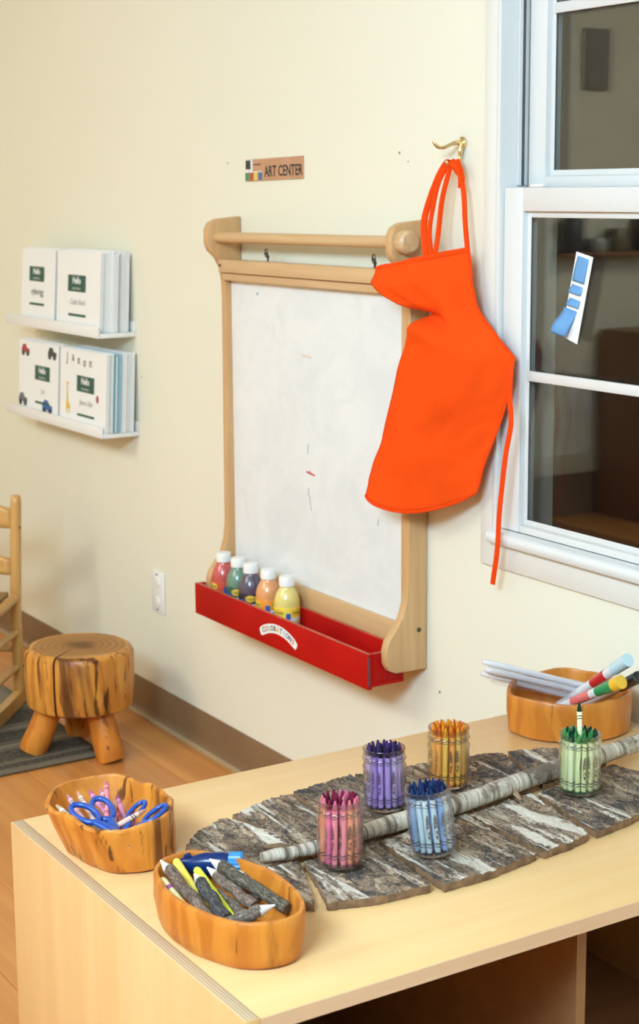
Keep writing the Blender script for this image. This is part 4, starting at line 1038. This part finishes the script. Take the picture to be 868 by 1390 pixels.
def jar(x, y, label, kinds, tilt=(0, 0), jz=.0150):
    loc = Vector((x, y, ZT+jz)); t = thing('jar', label, 'jar', loc, 'glass jars of crayons on the bark')
    o = bpy.data.objects.new('glass', jar_me); COL.objects.link(o); o.parent = t
    t.rotation_euler = (tilt[0], tilt[1], random.random()*.3)
    bpy.context.view_layer.update()
    Rm = Matrix.Rotation(tilt[1], 3, 'Y') @ Matrix.Rotation(tilt[0], 3, 'X')
    nm = label.split(' ')[3] if False else None
    ring = [(.0243, 15, .0255), (.0158, 9, .0170), (.0072, 4, .0080)]
    i = 0; rnd = random.Random(int(abs(x*y)*1e6))
    for (rb, cnt, rt) in ring:
        for k in range(cnt):
            a = 2*pi*(k+.3*(cnt == 9))/cnt+rnd.uniform(-.04, .04)
            b0 = Vector((rb*cos(a), rb*sin(a), .0052)); tp = Vector((min(rt, .0232)*cos(a+.03), min(rt, .0232)*sin(a+.03), .0052+.092))
            d = tp-b0
            key, words = kinds[rnd.randrange(len(kinds))][:2]
            spin = rnd.uniform(0, 2*pi)
            if rnd.random() < .6: spin = -.6+rnd.uniform(-.6, .6)
            # named by its place: counted clockwise (seen from above) from the side towards the room
            words = words.split(' crayon')[0]+' crayon, '
            pos = (int(round(-.6/(2*pi)*cnt))-k) % cnt
            words += ORD[pos]+' clockwise from front, '+{15: 'outer', 9: 'middle', 4: 'inner'}[cnt]+' ring of '+kinds[0][2].split('the ')[1]
            put_crayon(key, loc+Rm @ b0, Rm @ d, spin, words, kinds[0][2])
            i += 1
    return t
def kinds(gname, *kw):
    return [(k, wd, gname) for k, wd in kw]
jar(-1.759, -.793, 'glass jar of pink crayons nearest the front wooden bowl', [(k, wd, 'crayons in the pink jar') for k, wd in (('hot_pink', 'hot pink crayon with a maroon tip standing in the pink jar'), ('salmon', 'salmon crayon with a pink tip standing in the pink jar'), ('rose', 'rose crayon with a rose tip standing in the pink jar'), ('plum', 'pink crayon with a nearly black tip in the pink jar'))])
jar(-1.893, -.628, 'glass jar of purple crayons behind the pink and blue jars', [(k, wd, 'crayons in the purple jar') for k, wd in (('lilac', 'lilac crayon with a dark navy tip in the purple jar'), ('violet', 'deep violet crayon with a dark tip in the purple jar'), ('mauve', 'pale mauve crayon with a purple tip in the purple jar'))], (.0, -.04))
jar(-1.920, -.494, 'glass jar of orange crayons rearmost of the jars', [(k, wd, 'crayons in the orange jar') for k, wd in (('tangerine', 'tangerine crayon with an orange tip in the orange jar'), ('amber', 'amber yellow crayon in the orange jar'), ('deep_orange', 'deep orange crayon with a red orange tip in the orange jar'))])
jar(-1.721, -.664, 'tilted glass jar of blue crayons in front of the branch', [(k, wd, 'crayons in the blue jar') for k, wd in (('cornflower', 'cornflower crayon with a navy tip in the blue jar'), ('sky', 'sky blue crayon with a blue tip in the blue jar'), ('periwinkle', 'periwinkle crayon with a dark tip in the blue jar'), ('pale_blue', 'very pale blue crayon with a navy tip in the blue jar'))], (.10, -.06), .0165)
jar(-1.790, -.346, 'glass jar of green crayons in front of the pen basket', [(k, wd, 'crayons in the green jar') for k, wd in (('lime', 'lime wrapped crayon with a green tip in the green jar'), ('pale_lime', 'pale lime crayon with a blackish green tip in the green jar'), ('leaf', 'leaf green crayon with a bright tip in the green jar'))])
put_crayon('pale_lime', (-1.7895, -.3455, ZT+.062), (-.03, -.02, 1), 2.8, 'pale crayon sticking up high out of the green jar', 'crayons in the green jar').children[0].data = mesh_of(wax_g, 'wax_tip', wax('wax_sage', (.12, .22, .09)))

# ------------------------------------------------------------------ wooden bowls
def smooth_loop(pts, n):
    P = [Vector((p[0], p[1], 0)) for p in pts]; k = len(P); out = []
    for i in range(n):
        t = i/n*k; j = int(t); u = t-j
        a, b, c_, d = P[(j-1) % k], P[j % k], P[(j+1) % k], P[(j+2) % k]
        out.append(.5*((2*b)+(-a+c_)*u+(2*a-5*b+4*c_-d)*u*u+(-a+3*b-3*c_+d)*u**3))
    return out
def bowl(name, label, pts, h, wall, mat_, base_s, waist, wob, rimwob, base_shift=(0, 0), n=96):
    L = smooth_loop(pts, n)
    c = sum(L, Vector())/n
    t = thing(name, label, 'bowl', (c.x, c.y, ZT))
    rel = [p-c for p in L]
    def ring(s_, z, inset=0, wb=0, shift=0, top=False):
        r = []
        for i, p in enumerate(rel):
            d = p.normalized(); a = atan2(p.y, p.x)
            q = p*s_-d*inset+d*wb*(N3((cos(a)*2.2, sin(a)*2.2, z*12), 1.6)+.5*sin(9*a+z*30)*.4)
            zz = z+(rimwob*N3((cos(a)*2, sin(a)*2, 7), 1.5) if top else 0)
            r.append((q.x+base_shift[0]*shift, q.y+base_shift[1]*shift, zz))
        return r
    R_ = [ring(base_s-.05, .0005, 0, wob, 1), ring(base_s, .004, 0, wob, 1), ring(base_s+(waist-base_s)*.4, h*.25, 0, wob, .75), ring(waist, h*.5, 0, wob, .5), ring(waist+(1-waist)*.6, h*.78, 0, wob*.8, .2),
          ring(1, h-.003, 0, wob*.5, 0, True), ring(1, h, .002, wob*.5, 0, True), ring(1, h, wall-.002, wob*.5, 0, True), ring(1, h-.004, wall, wob*.4, 0, True),
          ring(waist+(1-waist)*.5, h*.6, wall, wob*.4, .4), ring(base_s, h*.28, wall+.002, 0, .8), ring(base_s*.9, .011, wall+.006, 0, 1)]
    g = G(); vs = [p for r in R_ for p in r]
    fs = [(i*n+k, i*n+(k+1) % n, (i+1)*n+(k+1) % n, (i+1)*n+k) for i in range(len(R_)-1) for k in range(n)]
    fs += [tuple(range(n))[::-1], tuple(range((len(R_)-1)*n, len(R_)*n))]
    g.add(vs, fs)
    part('shell', g, mat_, t, local=True, smooth=50)
    return t
bowl('wooden_bowl', 'glossy wavy rimmed root wood bowl with scissors, at the table corner',
     [(-2.05,-1.096),(-2.093,-1.067),(-2.112,-1.042),(-2.12,-1.01),(-2.105,-.97),(-2.079,-.947),(-2.042,-.935),(-2.004,-.93),(-1.969,-.935),(-1.929,-.96),(-1.902,-.993),(-1.897,-1.023),(-1.909,-1.06),(-1.937,-1.08),(-1.975,-1.09),(-2.011,-1.096)],
     .070, .009, M_bowl_dark, .86, .93, .0035, .006, (.008, .010))
bowl('wooden_bowl', 'honey coloured oval bowl of twig pencils in the foreground',
     [(-1.773,-1.064),(-1.801,-1.043),(-1.812,-1.017),(-1.809,-.989),(-1.778,-.964),(-1.737,-.944),(-1.689,-.934),(-1.638,-.937),(-1.595,-.949),(-1.57,-.966),(-1.56,-.989),(-1.564,-1.017),(-1.583,-1.046),(-1.615,-1.063),(-1.649,-1.075),(-1.687,-1.08),(-1.724,-1.078)],
     .062, .009, M_bowl_light, .95, 1.0, .0012, .001)
bowl('wooden_basket', 'orange brown round wooden bowl of pens by the wall',
     [(-2.107,-.234),(-2.156,-.185),(-2.170,-.131),(-2.170,-.085),(-2.160,-.052),(-2.135,-.034),(-2.105,-.028),(-2.065,-.028),(-2.022,-.034),(-1.986,-.062),(-1.971,-.099),(-1.972,-.146),(-1.988,-.187),(-2.011,-.215),(-2.044,-.235),(-2.076,-.24)],
     .069, .009, M_bowl_orange, .97, 1.0, .0015, .003)

# ------------------------------------------------------------------ twig pencils, yellow pencils and the blue sharpener
def twig_pencil(a, b, r, mk, label, tipc=None):
    r *= 1.2
    a, b = Vector(a), Vector(b); d = (b-a); L = d.length; d.normalize()
    t = thing('twig_pencil', label, 'pencil', b, 'twig pencils in the front bowl')
    n = 14; side = d.cross(Vector((0, 0, 1))).normalized()
    pts = [b-d*(L-.020)*k/n+side*.0012*sin(k*.8+L*50)+Vector((0, 0, .0008))*sin(k*1.1) for k in range(n+1)]
    g = G().tube(pts, [r*(1+.06*N3((k, r*500, L*90), .7)) for k in range(n+1)], 14)
    # bark follows the stick: build along local z so that the grain runs lengthwise
    q = (-d).to_track_quat('Z', 'X'); inv = q.to_matrix().inverted()
    g.v = [inv @ (v-b) for v in g.v]
    for i, v in enumerate(g.v):
        rad = Vector((v.x, v.y, 0)); 
        if rad.length > r*.5: g.v[i] = v+rad.normalized()*.0007*N3(v, 260)
    t.rotation_mode = 'QUATERNION'; t.rotation_quaternion = q
    part('bark', g, M_twigs[mk], t, local=True, smooth=60)
    e = L-.020
    part('sharpened_tip', G().lathe([(r*.94, e-.001), (r*.86, e+.002), (.0022, e+.016)], seg=14), M_tipwood, t, local=True, smooth=50, label='pale sharpened tip')
    part('pencil_core', G().lathe([(.0022, e+.0161), (.0012, e+.020)], seg=8), M_lead, t, local=True)
    return t
BZ = ZT
twig_pencil((-1.782, -1.049, BZ+.070), (-1.655, -1.043, BZ+.035), .0062, 0, 'brown knobbly twig pencil leaning on the left rim of the front bowl')
twig_pencil((-1.742, -1.022, BZ+.060), (-1.640, -1.033, BZ+.042), .0068, 2, 'black barked twig pencil lying in the middle of the front bowl')
twig_pencil((-1.768, -.990, BZ+.052), (-1.680, -.972, BZ+.029), .0062, 3, 'smooth reddish twig pencil lying under the others in front bowl')
twig_pencil((-1.764, -.988, BZ+.064), (-1.628, -.953, BZ+.040), .0066, 4, 'long olive brown twig pencil beside the blue sharpener')
twig_pencil((-1.755, -.955, BZ+.050), (-1.700, -.950, BZ+.024), .0058, 1, 'short grey twig pencil against the back side of the front bowl')
twig_pencil((-1.612, -.981, BZ+.058), (-1.622, -1.045, BZ+.045), .0066, 1, 'ridged grey twig pencil pointing right, nearest the right rim')
twig_pencil((-1.745, -1.000, BZ+.036), (-1.655, -.992, BZ+.026), .0056, 1, 'thin grey twig pencil lowest in the middle of the bowl')
def paint_pencil(a, b, r, m, label, band=None, cat='pencil', name='pencil'):
    a, b = Vector(a), Vector(b); d = (b-a).normalized(); L = (b-a).length
    t = thing(name, label, cat, b); q = (-d).to_track_quat('Z', 'X'); t.rotation_mode = 'QUATERNION'; t.rotation_quaternion = q
    part('barrel', G().lathe([(r*.9, 0), (r, .001), (r, L-.010), (r*.92, L-.004), (r*.6, L-.001), (r*.25, L)], seg=16), m, t, local=True, smooth=50)
    if band: part('band', G().lathe([(r*1.02, L-.027), (r*1.02, L-.020)], seg=16), band, t, local=True)
paint_pencil((-1.801, -1.019, BZ+.057), (-1.700, -1.030, BZ+.033), .0058, M_yellow, 'yellow pencil beside the leaning brown twig pencil')
paint_pencil((-1.771, -1.005, BZ+.053), (-1.655, -1.012, BZ+.027), .0055, M_ygreen, 'yellow green pencil under the black twig pencil')
paint_pencil((-1.764, -1.058, BZ+.054), (-1.690, -1.056, BZ+.034), .0060, plain('cream_crayon_paint', (.82, .70, .36), .4), 'cream stick with a purple band at the left rim', plain('purple_band', (.35, .10, .28), .5), 'crayon', 'crayon_stick')
# hand sharpener: dark translucent blue body with a ribbed light blue cap
shp = thing('sharpener', 'translucent blue plastic sharpener with a ribbed light blue cap', 'sharpener', (-1.787, -.975, BZ+.055))
a, b = Vector((-1.808, -1.012, BZ+.046)), Vector((-1.758, -.948, BZ+.050)); d = (b-a).normalized()
M_sh = plain('dark_blue_plastic', (.003, .022, .11), .2, spec=.4); M_shl = plain('light_blue_plastic', (.04, .24, .52), .3)
part('body', G().tube([a, a+d*.004, a+d*.020, a+d*.036, a+d*.062, a+d*.068], [.006, .010, .012, .0165, .0165, .0150], 20, flat=.8), M_sh, shp, smooth=60)
g = G(); n = 40; c0, c1 = a+d*.0685, a+d*.086; u = Vector((0, 0, 1)); u = (u-d*u.dot(d)).normalized(); v = d.cross(u); vs = []
for c_, s_ in ((c0, 1), (c1-d*.002, 1), (c1, .9)):
    for k in range(n):
        an = 2*pi*k/n; rr_ = .0155*s_*(1+(.05 if k % 2 else -.02)); vs.append(c_+u*cos(an)*rr_+v*sin(an)*rr_)
g.add(vs, [(i*n+k, i*n+(k+1) % n, (i+1)*n+(k+1) % n, (i+1)*n+k) for i in range(2) for k in range(n)]+[tuple(range(n))[::-1], tuple(range(2*n, 3*n))])
part('ribbed_cap', g, M_shl, shp, smooth=20)
part('vent', G().tube([a+d*.010+u*.0105, a+d*.018+u*.0125], [.004, .005], 8, flat=.6), M_sh, shp)

# ------------------------------------------------------------------ pink crayons and scissors in the left bowl
lb_c = [  # (tip point, butt point, kind)
 ((-2.046,-1.078,.063), (-1.970,-1.062,.040), 'cream', 'cream crayon leftmost in the root wood bowl'),
 ((-2.062,-1.055,.068), (-1.985,-1.058,.046), 'pale_pink', 'pale pink crayon second from left in the root wood bowl'),
 ((-2.078,-1.033,.063), (-2.004,-1.036,.036), 'peach', 'peach crayon leaning under the left scissors'),
 ((-2.070,-1.018,.064), (-1.990,-1.020,.044), 'bubblegum', 'bubblegum pink crayon with two black bands beside left scissors'),
 ((-2.052,-1.000,.080), (-1.974,-1.036,.058), 'rose', 'rose crayon standing highest between the two scissors'),
 ((-2.078,-.998,.060), (-2.000,-1.008,.034), 'pale_pink', 'pale pink crayon at the back of the root wood bowl'),
 ((-2.050,-.985,.056), (-1.972,-1.005,.038), 'bubblegum', 'bubblegum crayon lying left of the right scissors'),
 ((-1.962,-.985,.064), (-1.957,-1.052,.046), 'peach', 'peach crayon tip up in front of the right scissors'),
 ((-2.025,-.998,.045), (-1.945,-1.015,.030), 'rose', 'rose crayon low in the middle of the root wood bowl'),
 ((-2.012,-1.010,.056), (-1.935,-1.038,.036), 'pale_pink', 'pale pink crayon lying across the middle of the bowl'),
 ((-1.995,-.985,.050), (-1.930,-1.025,.026), 'bubblegum', 'bubblegum crayon half under the right scissors'),
 ((-2.005,-1.045,.040), (-1.950,-.990,.022), 'cream', 'cream crayon at the bottom under both scissors')]
for k, (tp, bt, kd, lab) in enumerate(lb_c):
    tp = Vector((tp[0], tp[1], ZT+tp[2])); bt = Vector((bt[0], bt[1], ZT+bt[2])); d = (tp-bt).normalized()
    put_crayon(kd, tp-d*.088, d, k*1.3, lab, 'loose crayons in the root wood bowl')
def scissors(piv, hd, side, label, open_, sz=1.0, nrm=None):
    """piv: pivot point; hd: direction from pivot to handles; side: sideways direction"""
    piv = Vector(piv); hd = Vector(hd).normalized(); side = Vector(side); side = (side-hd*side.dot(hd)).normalized(); nn = hd.cross(side)
    t = thing('scissors', label, 'scissors', piv)
    def P(a, b, c=0): return piv+hd*a*sz+side*b*sz+nn*c
    for s_ in (-1, 1):
        off = s_*.0022; cb = s_*(.020+open_)
        lp = [P(.058+.024*cos(k*2*pi/24)+(.0)*sin(k), cb+.0135*sin(k*2*pi/24)+s_*.15*.024*cos(k*2*pi/24), off) for k in range(24)]
        h = part('handle', G().loop(lp, .0042*sz, 10).tube([P(-.006, 0, off), P(.010, s_*.004, off), P(.024, s_*(.010+open_*.4), off), P(.036, cb*.95, off)], [.005*sz, .0075*sz, .007*sz, .005*sz], 10, flat=.6, up=tuple(side)), M_blue_handle, t, smooth=60)
        g = G(); bl = [P(0, s_*-.001, off*.7), P(-.030, -s_*(.004+open_*.3), off*.7), P(-.033, -s_*(.0015+open_*.4), off*.7), P(0, s_*.007, off*.7)]
        g.add(bl+[p+nn*.0012 for p in bl], [(0,1,2,3),(7,6,5,4),(0,4,5,1),(1,5,6,2),(2,6,7,3),(3,7,4,0)])
        part('blade', g, M_steel, t, smooth=0)
    part('pivot_screw', G().tube([P(0, 0, -.005), P(0, 0, .006)], .0035, 10), M_steel, t)
scissors((-1.935, -1.040, ZT+.052), (-.086, -.012, .024), (-.2, 1, .15), 'closed blue handled scissors on the left in the root wood bowl', -.006)
scissors((-1.945, -1.024, ZT+.045), (-.018, .050, .022), (1, .25, .25), 'blue handled scissors with open loops on the right of the bowl', .004, .80)

# ------------------------------------------------------------------ pens in the rear bowl
def pen(a, b, secs, label, name='marker'):
    """sections from inner end b to outer end a: (t0, t1, r0, r1, material, part name)"""
    a, b = Vector(a), Vector(b); d = a-b
    t = thing(name, label, 'marker', b)
    for (t0, t1, r0, r1, m, pn) in secs:
        part(pn, G().tube([b+d*t0, b+d*(t0+.0005), b+d*(t1-.001), b+d*(t1-.0005)], [r0*.95, r0, r1, r1*.95], 18), m, t, smooth=40)
C_ = {k: plain('pen_'+k, v, .22, coat=.3) for k, v in dict(red=(.58, .022, .018), pale=(.52, .68, .74), black=(.012, .013, .016), green=(.02, .26, .085), yellow=(.80, .46, .03), salmon=(.80, .17, .15)).items()}
M_milky = plain('milky_plastic', (.74, .71, .70), .25, spec=.6)
pen((-1.958, -.098, ZT+.139), (-2.128, -.100, ZT+.016), [(0, .50, .0075, .0080, M_milky, 'barrel'), (.501, .70, .0082, .0098, C_['red'], 'red_band'), (.701, .80, .0090, .0092, M_milky, 'neck'), (.801, 1, .0105, .0118, C_['pale'], 'cap')], 'fat red marker with a pale blue cap in the rear bowl')
pen((-1.930, -.100, ZT+.117), (-2.10, -.075, ZT+.016), [(0, .70, .008, .009, M_milky, 'barrel'), (.701, 1, .0095, .0105, C_['black'], 'cap')], 'fat marker with a black cap in the rear bowl')
pen((-1.938, -.130, ZT+.112), (-2.115, -.135, ZT+.014), [(0, .35, .0070, .0075, M_milky, 'barrel'), (.351, .60, .0078, .0088, C_['salmon'], 'salmon_band'), (.601, .68, .0080, .0082, M_milky, 'neck'), (.681, .90, .0082, .0112, C_['green'], 'green_cap'), (.901, 1, .0114, .0118, C_['yellow'], 'yellow_cap_end')], 'salmon and green marker with a yellow end in the rear bowl')
places = ['lowest front', 'lowest middle', 'lowest rear', 'upper front', 'upper middle', 'upper rear', 'topmost front', 'topmost rear']
for k in range(8):
    ox, oz = (k % 3)*.0165+(.008 if 2 < k < 6 else 0)+(.0 if k < 6 else .004), (k//3)*.0112
    a = Vector((-2.186+ox*1.5+.004*(k % 2), -.228-ox*.45, ZT+.081+oz)); b = Vector((-2.085+ox*.6, -.055+ox*.8, ZT+.024+oz*1.1))
    o = part('clear_tube', G().tube([b, b+(a-b)*.02, b+(a-b)*.80, b+(a-b)*.97, a], [.0045, .0056, .0056, .0052, .0035], 14), [M_milky, M_clear, M_clear][k % 3], loc=tuple(b), smooth=50)
    tag(o, places[k]+' pale plastic tube of the bundle leaning out of rear bowl', 'tube', 'bundle of clear tubes in the rear bowl')
